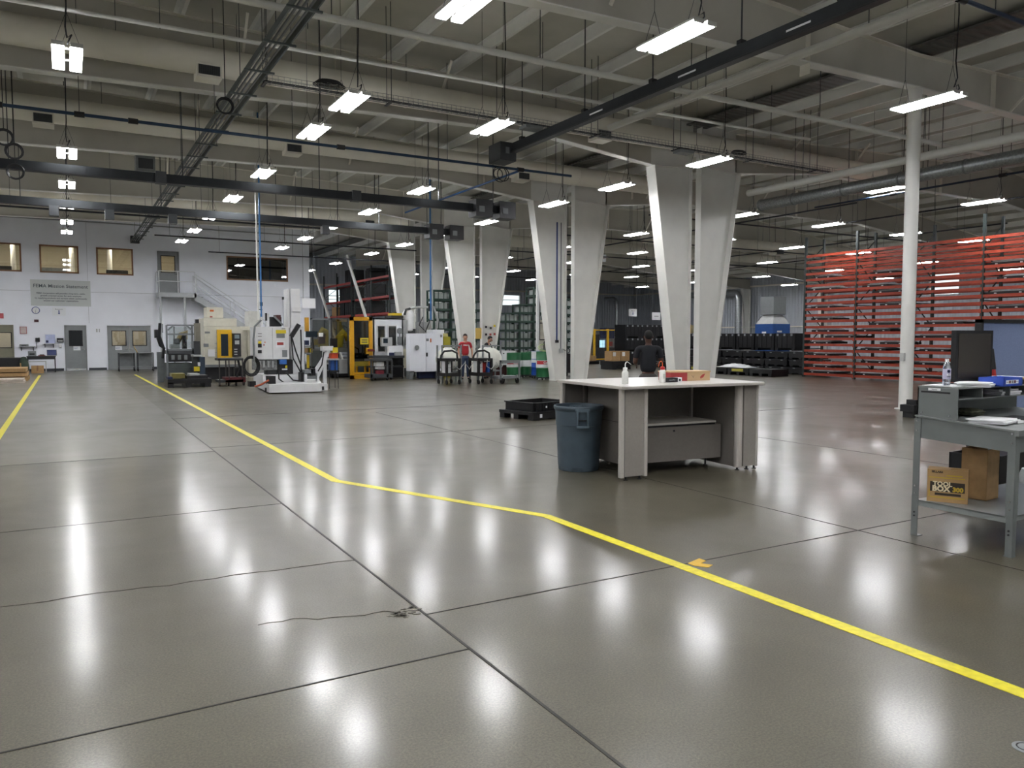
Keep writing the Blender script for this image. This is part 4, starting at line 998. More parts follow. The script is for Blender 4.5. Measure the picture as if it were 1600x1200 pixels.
# --- yellow gate
s = S('yellow_guard_gate', 'tall yellow framed guard gate with a caution sign', 'gate', 564, 29.2)
yg = mat('gate_yellow', '#d99f10', .45)
s.frame('gate_frame', yg, 547, 495, 583, 590, .14, 0, .12, True)
s.frame('inner_frame', yg, 551, 499, 579, 588, .05, .02, .06, True)
s.r('mesh_panel', glass_mat('mesh_dark', '#8a8a84', .05), 551, 500, 579, 560, .05, .01)
s.r('lower_panel', mat('olive_yellow', '#8f7d1e', .5), 551, 565, 580, 572, .1, .05); s.r('black_panel', blackm, 551, 554, 580, 565, .12, .05); s.r('lower_bar', yg, 551, 582, 580, 585, .05, .05); s.r('black_base', blackm, 551, 585, 580, 590, .1, .3, True)
b = s.r('caution_sign', lab_y, 563, 528, 576, 538, -.05, .02); 
for k in range(3): s.r('sign_text', ink, 565, 530 + 2.4 * k, 574, 531 + 2.4 * k, -.056, .006, par=b)
b = s.r('interlock', yg, 573, 543.5, 582, 553, -.1, .1); s.r('red_switch', mat('dark_red_switch', '#6b1d12', .5), 575, 545.5, 585, 549, -.16, .06, par=b)
s.r('rear_post', yg, 556, 524, 559.5, 590, .5, .08, True); s.r('rear_post', yg, 569, 503, 572.5, 590, .5, .08, True); s.r('rear_rail', yg, 551, 522, 561, 524, .5, .08)
s.r('purple_cylinder', mat('dusty_purple', '#6f6377', .5), 564, 540, 570, 560, .4, .2)
q_ = S('rear_machine', 'dull grey machine seen through the yellow guard gate', 'machine', 566, 31.5)
q_.r('body', greygrn, 552, 512, 578, 590, 0, .8, True); q_.r('hood', mgrey, 554, 505, 574, 512, .1, .6)
# --- white enclosed machine
s = S('white_enclosure', 'white enclosed machine with two tall windows right of the yellow gate', 'machine', 606, 29.3)
mw = mat('enclosure_white', '#dfe3e6', .4, var=.02)
a, b, z0, z1 = s.d(583, 497, 630, 558); wa = s.d(590, 509.5, 601.5, 549.5); wb = s.d(607, 509.5, 619, 540)
mb = MB(); xs = [a, wa[0], wa[1], wb[0], wb[1], b]
def cells(mb, a, b, z0, z1, holes, y0, y1):
    xs = sorted({a, b, *[h[0] for h in holes], *[h[1] for h in holes]}); zs = sorted({z0, z1, *[h[2] for h in holes], *[h[3] for h in holes]})
    for i in range(len(xs) - 1):
        for j in range(len(zs) - 1):
            cx = (xs[i] + xs[i + 1]) / 2; cz = (zs[j] + zs[j + 1]) / 2
            if not any(h[0] < cx < h[1] and h[2] < cz < h[3] for h in holes): mb.box(xs[i], xs[i + 1], y0, y1, zs[j], zs[j + 1])
    return mb
cells(mb, a, b, z0, z1, [wa, wb], 0, .05); mb.box(a, a + .05, 0, 1.4, z0, z1).box(b - .05, b, 0, 1.4, z0, z1).box(a, b, 0, 1.4, z1 - .05, z1).box(a, b, 1.35, 1.4, z0, z1)
mb.build('housing', mw, s.t)
for w_ in (wa, wb):
    B(w_[0], w_[1], .02, .03, w_[2], w_[3]).build('window', smoke, s.t)
    MB().box(w_[0] - .04, w_[0], -.02, .01, w_[2], w_[3]).box(w_[1], w_[1] + .04, -.02, .01, w_[2], w_[3]).box(w_[0] - .04, w_[1] + .04, -.02, .01, w_[3], w_[3] + .04).box(w_[0] - .04, w_[1] + .04, -.02, .01, w_[2] - .04, w_[2]).build('window_frame', offw, s.t)
s.r('inner_robot', ry, 596, 515, 601, 530, .6, .3); s.r('inner_fixture', dgrey, 592, 528, 600, 548, .5, .4); s.r('inner_fixture', dgrey, 610, 512, 618, 540, .6, .4)
c = s.r('operator_panel', lgrey, 597, 527, 613, 541, -.3, .2); s.r('panel_screen', screen, 599, 529, 606, 536, -.31, .01, par=c)
MB().disc(s.p(624.5, 517, -.03), .12, .05, 'Y', 14).build('pressure_gauge', mgrey, s.t); s.r('gauge_pipe', mgrey, 624, 521, 625.5, 528, -.03, .03); s.r('filter_unit', mgrey, 622, 526, 628, 538, -.08, .1)
s.r('machine_base', blackm, 584, 558, 630, 589, .3, 1.0, True); s.r('roof_unit', ry, 613, 489, 628, 494, .5, .5); s.r('roof_base', blackm, 611, 493, 630, 497, .4, .7)
s.r('side_duct', lgrey, 630, 500, 637, 560, .3, .9); s.r('side_panel', mat('cream_panel', '#cfcab2', .5), 630, 545, 640, 575, .2, .6); s.r('black_vent', black, 635, 527, 638.5, 539, .15, .1)
s = S('work_bench', 'cluttered bench in front of the white enclosed machine', 'bench', 606, 28.4)
s.r('bench_top', dgrey, 582, 556, 632, 559, 0, .6); 
for x in (584, 606, 629): s.r('leg', blackm, x, 559, x + 1.5, 592, 0, .05, True)
s.r('lower_shelf', blackm, 583, 572, 631, 574, 0, .5)
s = S('paper_pile', 'heap of white papers and bins on the cluttered bench', 'papers', 618, 28.45)
s.r('paper_stack', paper, 608, 541, 630, 556, .2, .2); s.r('blue_bin', navy, 610, 551, 616, 556, 0, .15); s.r('grey_bin', lgrey, 618, 550, 628, 556, .02, .15)
s = S('grey_utility_cart', 'dark grey utility cart with casters in front of the cluttered bench', 'cart', 596, 27.6)
for x, dy in ((579, 0), (583, .5), (604, 0), (611, .5)): s.r('corner_post', dgrey, x, 563, x + 3, 592, dy, .06)
s.r('top_shelf', dgrey, 579, 561, 613, 564, 0, .7); s.r('bottom_shelf', dgrey, 579, 585, 613, 590, 0, .7); s.r('white_box', paper, 588, 565, 600, 572, .2, .3); s.r('white_tray', lgrey, 590, 573, 601, 577, .2, .3); s.r('red_box', mat('dull_red3', '#7b2430', .5), 591, 579, 600, 585, .1, .3)
for x, dy in ((581, .05), (586, .55), (605, .05), (611, .55)):
    q = s.p(x, 593, dy); MB().disc((q[0], dy, .07), .07, .04, 'X').build('caster', rubber, s.t)
# --- white electrical cabinet
s = S('electrical_cabinet', 'large white two-door electrical cabinet on legs', 'cabinet', 667, 27.8)
cw = mat('cabinet_white', '#dde0e6', .4, var=.015)
s.r('body', cw, 640.5, 521, 692.5, 580, .03, .4)
for a_, b_ in ((640, 665.3), (665.8, 692)):
    d = s.r('door', cw, a_, 522, b_, 579, 0, .03)
    if a_ < 650:
        MB().disc(s.p(651.5, 543, -.02), .09, .05, 'Y', 14).build('round_vent', mgrey, d)
    else:
        s.r('handle', black, 666.5, 551, 668.5, 557, -.05, .05, par=d); s.r('label', lab_o, 672, 529, 674, 535, -.006, .006, par=d); s.r('label', mgrey, 666, 529, 670, 533, -.006, .006, par=d); s.r('label', mgrey, 688, 523, 691, 527, -.006, .006, par=d)
for x in (641, 686): MB().prismy([(s.p(x, 580)[0], s.p(x, 580)[2]), (s.p(x + 7, 580)[0], s.p(x + 7, 580)[2]), (s.p(x + 4, 592)[0], 0), (s.p(x, 592)[0], 0)], .03, .4).build('leg', mgrey, s.t)
s.r('blue_shadow_board', navy, 655, 581, 686, 591, .4, .3, True)
s = S('white_process_tank', 'white plastic vessel with pipes behind the white electrical cabinet', 'tank', 648, 29.6)
MB().lathe([(.0001, 1.9), (.15, 1.95), (.24, 2.05), (.24, 2.75), (.15, 2.9), (.0001, 2.95)], 18, Matrix.Translation((-.12, .4, -.15))).build('vessel', offw, s.t)
s.r('vessel_stand', dgrey, 638, 514, 650, 590, .2, .5, True); s.r('pipe_rack', lgrey, 655, 503, 674, 522, .4, .4)
for x in (651, 662, 672): s.r('riser', lgrey, x, 480, x + 1.5, 522, .3, .08)
s.tube('top_pipe', lgrey, [(636, 490, .3), (640, 482, .3), (655, 480, .3), (678, 480, .3), (684, 500, .3), (680, 520, .3)], .05)
s.tube('loop_hose', hose, [(661, 495, .2), (655, 508, .2), (665, 518, .2), (672, 500, .2)], .025); s.tube('elbow_hose', hose, [(632, 492, .2), (634, 484, .2), (641, 482, .2)], .05)
s.r('yellow_cap', ry, 632, 490, 637, 498, .3, .25); s.r('black_spout', black, 630, 504, 637, 508, .2, .2); s.r('low_box', cw, 676, 515, 694, 521, -1.0, .6)
s.r('support', dgrey, 655, 520, 690, 590, .6, .3, True)
s = S('yellow_bin', 'olive yellow upright container right of the white cabinet', 'container', 698, 28.3)
s.r('bin_body', mat('olive_yellow2', '#9c9322', .5), 693, 526, 704, 590, 0, .7, True); s.r('bin_lid', mat('olive_pale', '#b9b070', .5), 692, 521, 700, 526, 0, .6)
s = S('air_drop', 'white and blue air drop poles hanging behind the white cabinet', 'pipe', 675, 29.0)
for x, m_ in ((673, mat('drop_blue', '#2f6ea8', .4)), (675.5, lgrey)):
    q = s.p(x, 500); MB().bar((q[0], 0, q[2]), (q[0], 0, roofz(s.X) + .018), .05).build('pole', m_, s.t)
s.r('hose_connector', black, 671, 474, 677, 486, 0, .12)

# --- tank carts
def tankcart(px0, px1, Y, lab1, lab2, lab3, tankpx, e=.4):
    s = S('rubber_cart', lab1, 'cart', (px0 + px1) / 2, Y)
    a, b = s.p(px0, 600)[0], s.p(px1, 600)[0]
    MB().box(a, b, 0, .75, .28, .4).build('bottom_shelf', black, s.t); MB().box(a, b, 0, .75, .8, .9).build('top_shelf', black, s.t)
    for x in (a + .04, b - .04):
        for y in (.04, .7):
            B(x - .04, x + .04, y - .04, y + .04, .4, .8).build('corner_post', black, s.t)
            MB().disc((x, y, .08), .08, .04, 'X').build('caster', rubber, s.t); B(x - .02, x + .02, y - .02, y + .02, .12, .28).build('caster_fork', dgrey, s.t)
    MB().tube([(b - .1, .05, .85), (b - .12, .05, 1.08), (b - .3, .05, 1.17), (b - .6, .05, 1.15), (b - .72, .05, 1.0), (b - .75, .05, .88)], .035, 8).build('handle_loop', black, s.t)
    MB().tube([(a + .35, -.03, .85), (a + .32, -.04, .62), (a + .5, -.04, .52), (a + .7, -.04, .75), (a + .88, -.04, .52), (a + 1.05, -.03, .8)], .014, 6).build('hose', lgrey, s.t)
    t = thing('white_box', lab3, 'box', (s.X + a + .18, Y + .2, .4)); B(-.1, .1, 0, .3, 0, .4).build('case', offw, t); B(-.1, .1, -.004, 0, .17, .18).build('seam', mgrey, t); B(-.04, .04, -.006, 0, .3, .35).build('label', mgrey, t)
    X = onfloor(tankpx, Y + 1.35)
    t = thing('white_tank', lab2, 'tank', (X, Y + 1.1, 0))
    MB().lathe([(.0001, -e), (.2, -e + .02), (.34, -e + .1), (.4, -e + .25), (.4, e - .25), (.34, e - .1), (.2, e - .02), (.0001, e)], 20, Matrix.Translation((0, .3, .84)) @ Matrix.Rotation(PI / 2, 4, 'X')).build('tank_body', mat('tank_white', '#d6d6cc', .5, var=.05), t)
    MB().cyl((0, .25), .13, 1.2, 1.28, 14).build('lid', offw, t)
    for x in (-.4, .34):
        for y in (-.12, .3): B(x - .025, x + .025, y - .025, y + .025, 0, 1.34).build('frame_post', galv, t)
    B(-.4, .34, -.14, -.1, 1.3, 1.35).build('frame_rail', galv, t); B(-.4, .34, -.14, .35, .38, .43).build('frame_shelf', galv, t)
    return t
tankcart(697, 720, 24.0, 'left black two-shelf rubber cart with a looped hose', 'left white round tank in a steel frame behind the left black cart', 'white box on the lower shelf of the left black cart', 700)
tankcart(747, 770, 23.7, 'right black two-shelf rubber cart before the second tank', 'right white round tank in a steel frame behind the right black cart', 'white box on the lower shelf of the right black cart', 762, .62)
s = S('steel_platform_cart', 'grey steel cart on two big casters left of the green drums', 'cart', 797, 23.6)
for x, dy in ((782, 0), (811, .5)): s.r('post', mgrey, x, 563, x + 2, 594, dy, .06, False)
s.r('lower_shelf', mgrey, 778, 588, 811, 591, 0, .6); s.r('push_bar', mgrey, 782, 563, 812, 565.5, .0, .05); s.r('mid_bar', mgrey, 784, 566, 811, 567.5, .5, .05)
for x, y in ((784, 0), (808, 0), (786, .5)):
    q = s.p(x, 598, y); MB().disc((q[0], y, .1), .1, .05, 'X').build('caster', rubber, s.t); B(q[0] - .03, q[0] + .03, y - .03, y + .03, .12, .3).build('caster_fork', galv, s.t)
s = S('white_crate_bench', 'long white box standing behind the tanks left of the drums', 'container', 775, 27.6)
s.r('left_box', offw, 764, 549, 776, 570, 0, .9); s.r('right_box', offw, 777, 548.5, 805, 570, 0, .9); s.r('slot', black, 786, 551.5, 788, 553, -.01, .01)
s.r('stand', mat('brown_red_stand', '#4a2422', .6), 766, 570, 803, 588, .2, .6, True)
s = S('red_drum', 'red pail on the lower shelf of the right black cart', 'pail', 753, 24.05); s.t.location.z = .4; MB().lathe([(.0001, .0), (.13, .0), (.15, .34), (.0001, .34)], 16).build('pail_body', mat('pail_red', '#9a2018', .45), s.t); MB().lathe([(.15, .33), (.16, .345), (.15, .36), (.0001, .36)], 16).build('lid', mat('pail_lid', '#6b1a14', .5), s.t)
s = S('blue_pail', 'blue pail on the lower shelf of the right black cart', 'pail', 764, 24.05); s.t.location.z = .4; MB().lathe([(.0001, 0), (.12, 0), (.13, .35), (.0001, .35)], 16).build('pail_body', mat('pail_blue', '#1f5fb8', .45), s.t); MB().lathe([(.13, .34), (.14, .355), (.13, .37), (.0001, .37)], 16).build('lid', mat('pail_lid2', '#184a90', .5), s.t)
# drums
dg = mat('drum_green', '#1c6238', .4, var=.05); dw = mat('drum_band', '#d8dadb', .45, var=0); dr = mat('drum_red_label', '#a8242a', .45, var=0)
def drum(px, Y, lab, body, word='', band=True, r=.29, h=.88, redl=True):
    X = onfloor(px, Y)
    t = thing('oil_drum', lab, 'drum', (X, Y, 0), 0, 'oil drums by the column')
    z0 = .12
    MB().lathe([(.0001, z0), (r, z0), (r, z0 + h * .33), (r + .012, z0 + h * .345), (r, z0 + h * .36), (r, z0 + h * .66), (r + .012, z0 + h * .675), (r, z0 + h * .69), (r, z0 + h), (r - .015, z0 + h + .01), (r - .02, z0 + h - .02), (.0001, z0 + h - .02)], 24).build('drum_body', body, t)
    if band: MB().lathe([(r + .003, z0 + h * .37), (r + .004, z0 + h * .38), (r + .004, z0 + h * .65), (r + .003, z0 + h * .66)], 24).build('white_band', dw, t)
    if redl:
        MB().lathe([(r + .006, z0 + h * .5), (r + .007, z0 + h * .64)], 16, None, 175, 290).build('red_label', dr, t)
    if word:
        text(word, .13, dw, t, Matrix.Translation((-.02, -r - .012, z0 + h * .57)) @ FACE_Y, bold=.004)
    MB().lathe([(.0001, .06), (r + .03, .06), (r + .03, .12), (.0001, .12)], 20).build('dolly', blackm, t)
    for a in (45, 135, 225, 315): MB().disc((r * .85 * math.cos(math.radians(a)), r * .85 * math.sin(math.radians(a)), .035), .035, .03, 'X', 10).build('dolly_caster', rubber, t)
    MB().cyl((.12, -.1), .03, z0 + h - .02, z0 + h + .015, 8).build('bung', mgrey, t)
    return t
drum(803, 26.6, 'leftmost green drum with a red label behind the steel cart', dg, 'Castrol')
drum(819, 26.9, 'green drum with a white band, second from the left', dg, '', redl=False)
drum(832, 28.0, 'half hidden green drum behind the blue drum', dg, '', redl=False)
t = drum(837, 26.1, 'narrow blue and white drum left of the nearest green drum', mat('drum_blue', '#1f4fa8', .4), '', False, .17, .95, False)
MB().lathe([(.173, .62), (.174, .63), (.174, 1.06), (.173, 1.07)], 20).build('white_upper', dw, t); text('Blue', .11, mat('ink_blue', '#173a7a', .5, var=0), t, Matrix.Translation((0, -.18, .9)) @ FACE_Y, bold=.003)
drum(850, 25.0, 'nearest green drum with hose and pump against the column', dg, 'Castrol', r=.3, h=.95)
X = onfloor(850, 25.0)
t = thing('drum_pump', 'hand pump with a coiled pale hose on the nearest green drum', 'pump', (X, 25.0, 1.07))
MB().tube([(0, 0, 0), (0, 0, .35), (.1, 0, .5), (.2, 0, .45), (.22, 0, .1)], .022, 8).build('pump_pipe', blackm, t); B(-.15, .05, -.06, .06, .0, .12).build('pump_head', mgrey, t)
for k in range(2): MB().tube([(-.02 + (.3 - .04 * k) * math.cos(a * PI / 10), -.1 + (.1) * math.sin(a * PI / 10), .14 + .13 * math.sin(a * PI / 10) + .03 * k) for a in range(20)], .014, 5, closed=True).build('hose_coil', mat('pale_hose', '#b8c890', .5), t)
# column fittings
t = thing('column_air_line', 'blue air line with regulator running down the second nearest column pair', 'pipe', (15.95, 24.36, 0))
MB().bar((.0, -.06, 1.5), (0.0, -.06, 5.9), .04).build('pipe', mat('deep_blue_pipe', '#27407c', .4), t); MB().bar((.18, -.06, 1.2), (.18, -.06, 5.9), .03).build('pipe', mgrey, t)
B(-.05, .05, -.12, -.02, 1.42, 1.52).build('valve', black, t); B(.13, .25, -.14, -.02, 1.05, 1.2).build('regulator', lgrey, t); MB().tube([(.5 + .09 * math.cos(a * PI / 8), -.06, 1.12 + .09 * math.sin(a * PI / 8)) for a in range(16)], .018, 6, closed=True).build('hose_ring', dgrey, t); MB().tube([(.2, -.06, 1.1), (.3, -.08, 1.16), (.42, -.06, 1.12)], .014, 6).build('hose', dgrey, t)
t = thing('hand_truck', 'black hand truck between the two columns of the second nearest pair', 'hand truck', (18.1, 26.4, 0))
for x in (-.2, .2): MB().tube([(x, .1, .15), (x, .1, 1.35)], .02, 8).build('side_rail', blackm, t); MB().disc((x * 1.2, .12, .12), .12, .05, 'X').build('wheel', rubber, t)
MB().tube([(-.2, .1, 1.35), (-.16, .1, 1.45), (.16, .1, 1.45), (.2, .1, 1.35)], .02, 8).build('handle', blackm, t); B(-.23, .23, -.12, .1, .02, .04).build('toe_plate', blackm, t); B(-.2, .2, .05, .12, .15, .95).build('load_bag', black, t)
t = thing('column_notice_board', 'yellow notice with small coloured tags on the third nearest column pair', 'notice', (16.9, 31.86, 0))
B(-.55, -.2, -.05, -.03, 1.55, 2.05).build('yellow_sheet', mat('notice_yellow', '#d9b860', .6), t)
for i, (x, z, m_) in enumerate([(.05, 2.05, blackm), (.3, 2.0, blackm), (.5, 2.1, lab_y), (.05, 1.7, blackm), (.28, 1.7, lab_r), (.5, 1.72, lab_r)]): B(x - .05, x + .05, -.05, -.03, z, z + .1).build('tag', m_, t)
# hydrant-like white cabinet left of the column pair
s = S('white_panel_rack', 'cream panel with black brackets left of the second nearest column pair', 'panel', 848, 27.5)
s.r('panel', mat('cream_panel2', '#c9c5b5', .5), 843, 500, 852, 580, .3, .1, True); s.r('pole', offw, 839.5, 425, 842.5, 590, 0, .1, True)
for y in (504, 530): s.r('bracket', blackm, 840, y, 853, y + 1.6, .1, .15)
s.r('bracket_post', blackm, 842.5, 420, 844, 531, .1, .05)

# --- green stacking racks left and right
gw = mat('rack_liner', '#a9b0ac', .6)
def stillage_proto():
    t = thing('stacking_crate', '', 'crate')
    m = MB()
    for x in (-.45, .45):
        for y in (-.4, .4): m.box(x - .04, x + .04, y - .04, y + .04, 0, .5)
    for z in (0, .44):
        for y in (-.4, .4): m.box(-.45, .45, y - .03, y + .03, z, z + .06)
        for x in (-.45, .45): m.box(x - .03, x + .03, -.4, .4, z, z + .06)
    for x in (-.2, .1): m.box(x - .015, x + .015, -.42, -.39, .06, .44)
    m.box(-.45, .45, -.4, .4, .03, .05)
    m.build('frame', dgreen, t); B(-.33, .33, -.3, .3, .05, .36).build('liner', gw, t)
    return t
SP = stillage_proto(); usedp = [False]
wd = ['lowest', 'second', 'third', 'fourth', 'fifth', 'sixth', 'seventh', 'eighth', 'ninth', 'tenth']
cn = ['leftmost', 'second', 'third', 'fourth', 'fifth']
def stack(x0, Y, cols, hs, side):
    for c in range(cols):
        for k in range(hs[c]):
            lab = 'dark green stacking crate, %s level, %s column of the %s' % (wd[k], cn[c], side)
            if not usedp[0]: o = SP; usedp[0] = True; o.location = (x0 + c * .93, Y, k * .5); o['label'] = lab; o['group'] = 'green stacking crates'
            else: dup(SP, (x0 + c * .93, Y, k * .5), None, lab, 'green stacking crates')
stack(16.45, 36.0, 4, [8, 8, 7, 7], 'left crate wall')
stack(22.0, 38.5, 4, [6, 7, 9, 9], 'right crate wall')
stack(26.2, 40.3, 2, [8, 8], 'far crate wall')
# --- back racks (red beams) far behind machines
def rack(name, lab, X, Y0, bay, nb, depth, H, levels, front, beam_m, up_m, side_dir=1):
    t = thing(name, lab, 'rack', (X, Y0, 0))
    for k in range(nb + 1):
        y = k * bay
        for xx in (0, depth): B(xx - .04, xx + .04, y - .045, y + .045, 0, H).build('upright', up_m, t)
        br = MB(); z = .3; f_ = 0
        while z < H - .9:
            br.bar((0, y, z), (depth, y, z), .03); br.bar((0 if f_ else depth, y, z), (depth if f_ else 0, y, z + .85), .03); z += .85; f_ = 1 - f_
        br.build('frame_bracing', up_m, t)
    return t
upd = mat('rack_upright_dark', '#26302f', .5)
redb = mat('rack_red', '#a03a34', .5, var=.06)
for nm, Y0, lab in (('A', 52.6, 'left red-beamed pallet rack far behind the robot cell'), ('B', 45.2, 'right red-beamed pallet rack far behind the robot cell')):
    t = rack('pallet_rack', lab, 17.35, Y0, 3.3, 2, 1.1, 6.3, None, None, redb, upd)
    for z in (3.1, 4.15, 5.4):
        for k in range(2):
            for x in (0, 1.1): B(x - .03, x + .03, k * 3.3 + .05, k * 3.3 + 3.25, z - .07, z + .07).build('beam', redb, t)
            B(.03, 1.07, k * 3.3 + .1, k * 3.3 + 3.2, z + .03, z + .06).build('deck', upd, t)
tot = [('A', 52.9, 4.15, 1.4, 1.2), ('A', 54.3, 4.15, 1.2, 1.15), ('A', 52.9, 5.4, 1.2, .9), ('A', 52.9, 3.1, 1.3, .95), ('A', 54.4, 3.1, 1.0, .9), ('B', 48.6, 4.15, 1.1, .9), ('B', 48.6, 5.4, 1.0, .7), ('B', 48.7, 3.1, 1.0, .85)]
lvl = {3.1: 'bottom', 4.15: 'middle', 5.4: 'top'}; pos = {52.9: 'near', 54.3: 'far', 54.4: 'far', 48.6: 'far', 48.7: 'far'}
for r_, y, z, w, h in tot:
    t = thing('black_tote_stack', '%s black tote stack on the %s shelf of the %s red-beamed rack' % (pos[y], lvl[z], 'left' if r_ == 'A' else 'right'), 'tote', (17.9, y + w / 2, z + .06), 0, 'black totes on the red-beamed racks')
    h = min(h, .92)
    B(-.5, .5, -w / 2, w / 2, 0, h).build('tote_body', black, t)
    for k in range(int(w / .22)): B(-.53, -.5, -w / 2 + .08 + k * .22, -w / 2 + .12 + k * .22, .05, h - .05).build('rib', dgrey, t)
t = thing('carton', 'brown carton on the bottom shelf of the left red-beamed rack', 'box', (17.9, 57.2, 3.16)); B(-.4, .4, -.5, .5, 0, .7).build('carton_body', kraft, t); B(-.402, -.4, -.05, .05, 0, .7).build('tape', wood, t)

# --- right half: orange rack
t = rack('orange_beam_rack', 'tall rack of many close orange beams along the right side', 26.4, 7.4, 2.37, 6, 1.1, 5.7, None, None, orange, upd)
Ys = [(k * 2.37) for k in range(6)]
cnt = 0; rest = MB()
for k in (5, 4, 3, 2, 1, 0):
    for L in range(21):
        z = .12 + L * .2395
        y0, y1 = k * 2.37 + .05, (k + 1) * 2.37 - .05
        if cnt < 98:
            o = MB().box(-.045, -.0, y0, y1, z - .05, z + .05).box(-.05, -.0, y0 - .05, y0 + .02, z - .08, z + .06).build('beam', orange, t); cnt += 1
        else: rest.box(-.045, 0, y0, y1, z - .05, z + .05)
o = rest.build('far_beams', orange, t); o['kind'] = 'stuff'
rb = MB()
for k in range(6):
    for L in range(21):
        z = .12 + L * .2395; rb.box(1.1, 1.14, k * 2.37 + .05, (k + 1) * 2.37 - .05, z - .035, z + .035)
o = rb.build('rear_beams', orange, t); o['kind'] = 'stuff'
orange_ = 0
film = bpy.data.materials.new('plastic_film'); film.use_nodes = True
nt = film.node_tree; bb_ = nt.nodes['Principled BSDF']; bb_.inputs['Base Color'].default_value = lin('#dfe1e2'); bb_.inputs['Roughness'].default_value = .22; bb_.inputs['Alpha'].default_value = .9
nz = nt.nodes.new('ShaderNodeTexNoise'); nz.inputs['Scale'].default_value = 9; nz.inputs['Detail'].default_value = 8; bp = nt.nodes.new('ShaderNodeBump'); bp.inputs['Strength'].default_value = .9
nt.links.new(nz.outputs['Fac'], bp.inputs['Height']); nt.links.new(bp.outputs['Normal'], bb_.inputs['Normal'])
def tray_proto(w, h, seed):
    rnd = random.Random(seed)
    t = thing('film_covered_tray', '', 'tray')
    MB().box(-.5, .5, -w / 2, w / 2, 0, .03).box(-.5, .5, -w / 2, -w / 2 + .03, .03, .08).box(-.5, .5, w / 2 - .03, w / 2, .03, .08).box(-.5, -.47, -w / 2, w / 2, .03, .08).build('tray', black, t)
    for y in (-w * .3, w * .25): B(-.503, -.5, y - .04, y + .04, .015, .05).build('white_label', paper, t)
    n = 14; vs_ = []; fs_ = []
    for i in range(n + 1):
        for j in range(n + 1):
            u, v = i / n * 2 - 1, j / n * 2 - 1
            z = .03 + h * (max(0, 1 - abs(u) ** 3) * max(0, 1 - abs(v) ** 3)) ** .5 * (1 + rnd.uniform(-.22, .22))
            vs_.append((u * .46 + rnd.uniform(-.01, .01), v * w * .47, z))
    for i in range(n):
        for j in range(n): a = i * (n + 1) + j; fs_.append((a, a + n + 1, a + n + 2, a + 1))
    MB().add(vs_, fs_, True).build('plastic_film', film, t)
    return t
TP = [tray_proto(1.05, .17, 1), tray_proto(1.4, .165, 2), tray_proto(1.0, .165, 3)]; used = [False] * 3
bays = ['leftmost', 'second', 'third', 'fourth', 'fifth', 'sixth']
lv = ['lowest', 'second', 'third', 'fourth', 'fifth', 'sixth', 'seventh', 'eighth', 'ninth', 'tenth', 'eleventh', 'twelfth', 'thirteenth', 'fourteenth', 'fifteenth', 'sixteenth', 'seventeenth', 'eighteenth', 'nineteenth', 'twentieth']
occ = set()
for (x, y, k) in [(1283, 432, 2), (1320, 434, 1), (1385, 425, 0), (1275, 455, 1), (1310, 452, 2), (1350, 448, 0), (1395, 450, 1), (1290, 480, 0), (1400, 476, 2), (1290, 498, 0), (1340, 495, 1), (1390, 500, 1), (1290, 515, 2), (1370, 512, 1), (1480, 505, 1), (1445, 506, 0), (1280, 530, 0), (1340, 528, 1), (1400, 530, 2), (1460, 528, 1), (1275, 549, 2), (1310, 550, 1), (1350, 548, 0), (1395, 548, 1), (1450, 549, 0), (1500, 546, 1), (1275, 569, 0), (1310, 568, 1), (1350, 568, 2), (1395, 569, 1), (1450, 568, 1), (1275, 584, 1), (1345, 588, 1), (1400, 589, 0), (1450, 592, 1), (1505, 598, 1), (1570, 411, 1), (1590, 432, 0), (1570, 455, 1), (1575, 478, 0), (1595, 505, 1), (1548, 408, 2)]:
    q = onX(x, y, 26.7); L = max(0, min(19, round((q.z - .17) / .2395 - .3))); bay = int((21.62 - q.y) / 2.37); bay = max(0, min(5, bay))
    yb = min(max(q.y, 21.62 - (bay + 1) * 2.37 + .72), 21.62 - bay * 2.37 - .72)
    side = 'left' if yb > 21.62 - (bay + .5) * 2.37 else 'right'
    if (bay, L, side) in occ or any((bay, L, s2) in occ for s2 in ('left', 'right')): continue
    occ.add((bay, L, side))
    lab = 'black tray under plastic film, %s shelf up, %s bay of the orange rack' % (lv[L], bays[bay])
    loc = (26.98, yb, .12 + L * .2395 + .051)
    if used[k]: dup(TP[k], loc, None, lab, 'film-covered trays')
    else: used[k] = True; TP[k].location = loc; TP[k]['label'] = lab; TP[k]['group'] = 'film-covered trays'

# --- black tote wall
blk2 = mat('tote_black', '#0b0c10', .4, var=.1)
def tote_proto(wy, wx, h, nm):
    t = thing(nm, '', 'tote')
    MB().box(-wx / 2, wx / 2, -wy / 2, wy / 2, .1, .14).box(-wx / 2, -wx / 2 + .04, -wy / 2, wy / 2, .1, h).box(wx / 2 - .04, wx / 2, -wy / 2, wy / 2, .1, h).box(-wx / 2, wx / 2, -wy / 2, -wy / 2 + .04, .1, h).box(-wx / 2, wx / 2, wy / 2 - .04, wy / 2, .1, h).box(-wx / 2, wx / 2, -wy / 2, wy / 2, h - .06, h - .03).build('tote_body', blk2, t)
    for y in (-wy / 2 + .1, wy / 2 - .1): B(-wx / 2, wx / 2, y - .08, y + .08, 0, .1).build('foot', blk2, t)
    for y in (-wy * .33, wy * .02, wy * .36): B(-wx / 2 - .015, -wx / 2, y - .05, y + .05, h - .12, h - .02).build('latch', mat('pale_latch', '#8d9094', .5), t)
    for y in (-wy * .36, -wy * .1, wy * .15, wy * .4): B(-wx / 2 - .02, -wx / 2, y - .02, y + .02, .14, h - .12).build('rib', blk2, t)
    return t
T1 = tote_proto(1.12, 1.0, .78, 'bulk_tote'); u1 = [0]
def put(P, u, loc, lab, g, rz=0):
    if not u[0]: u[0] = 1; P.location = loc; P.rotation_euler = (0, 0, rz); P['label'] = lab; P['group'] = g; return P
    return dup(P, loc, rz, lab, g)
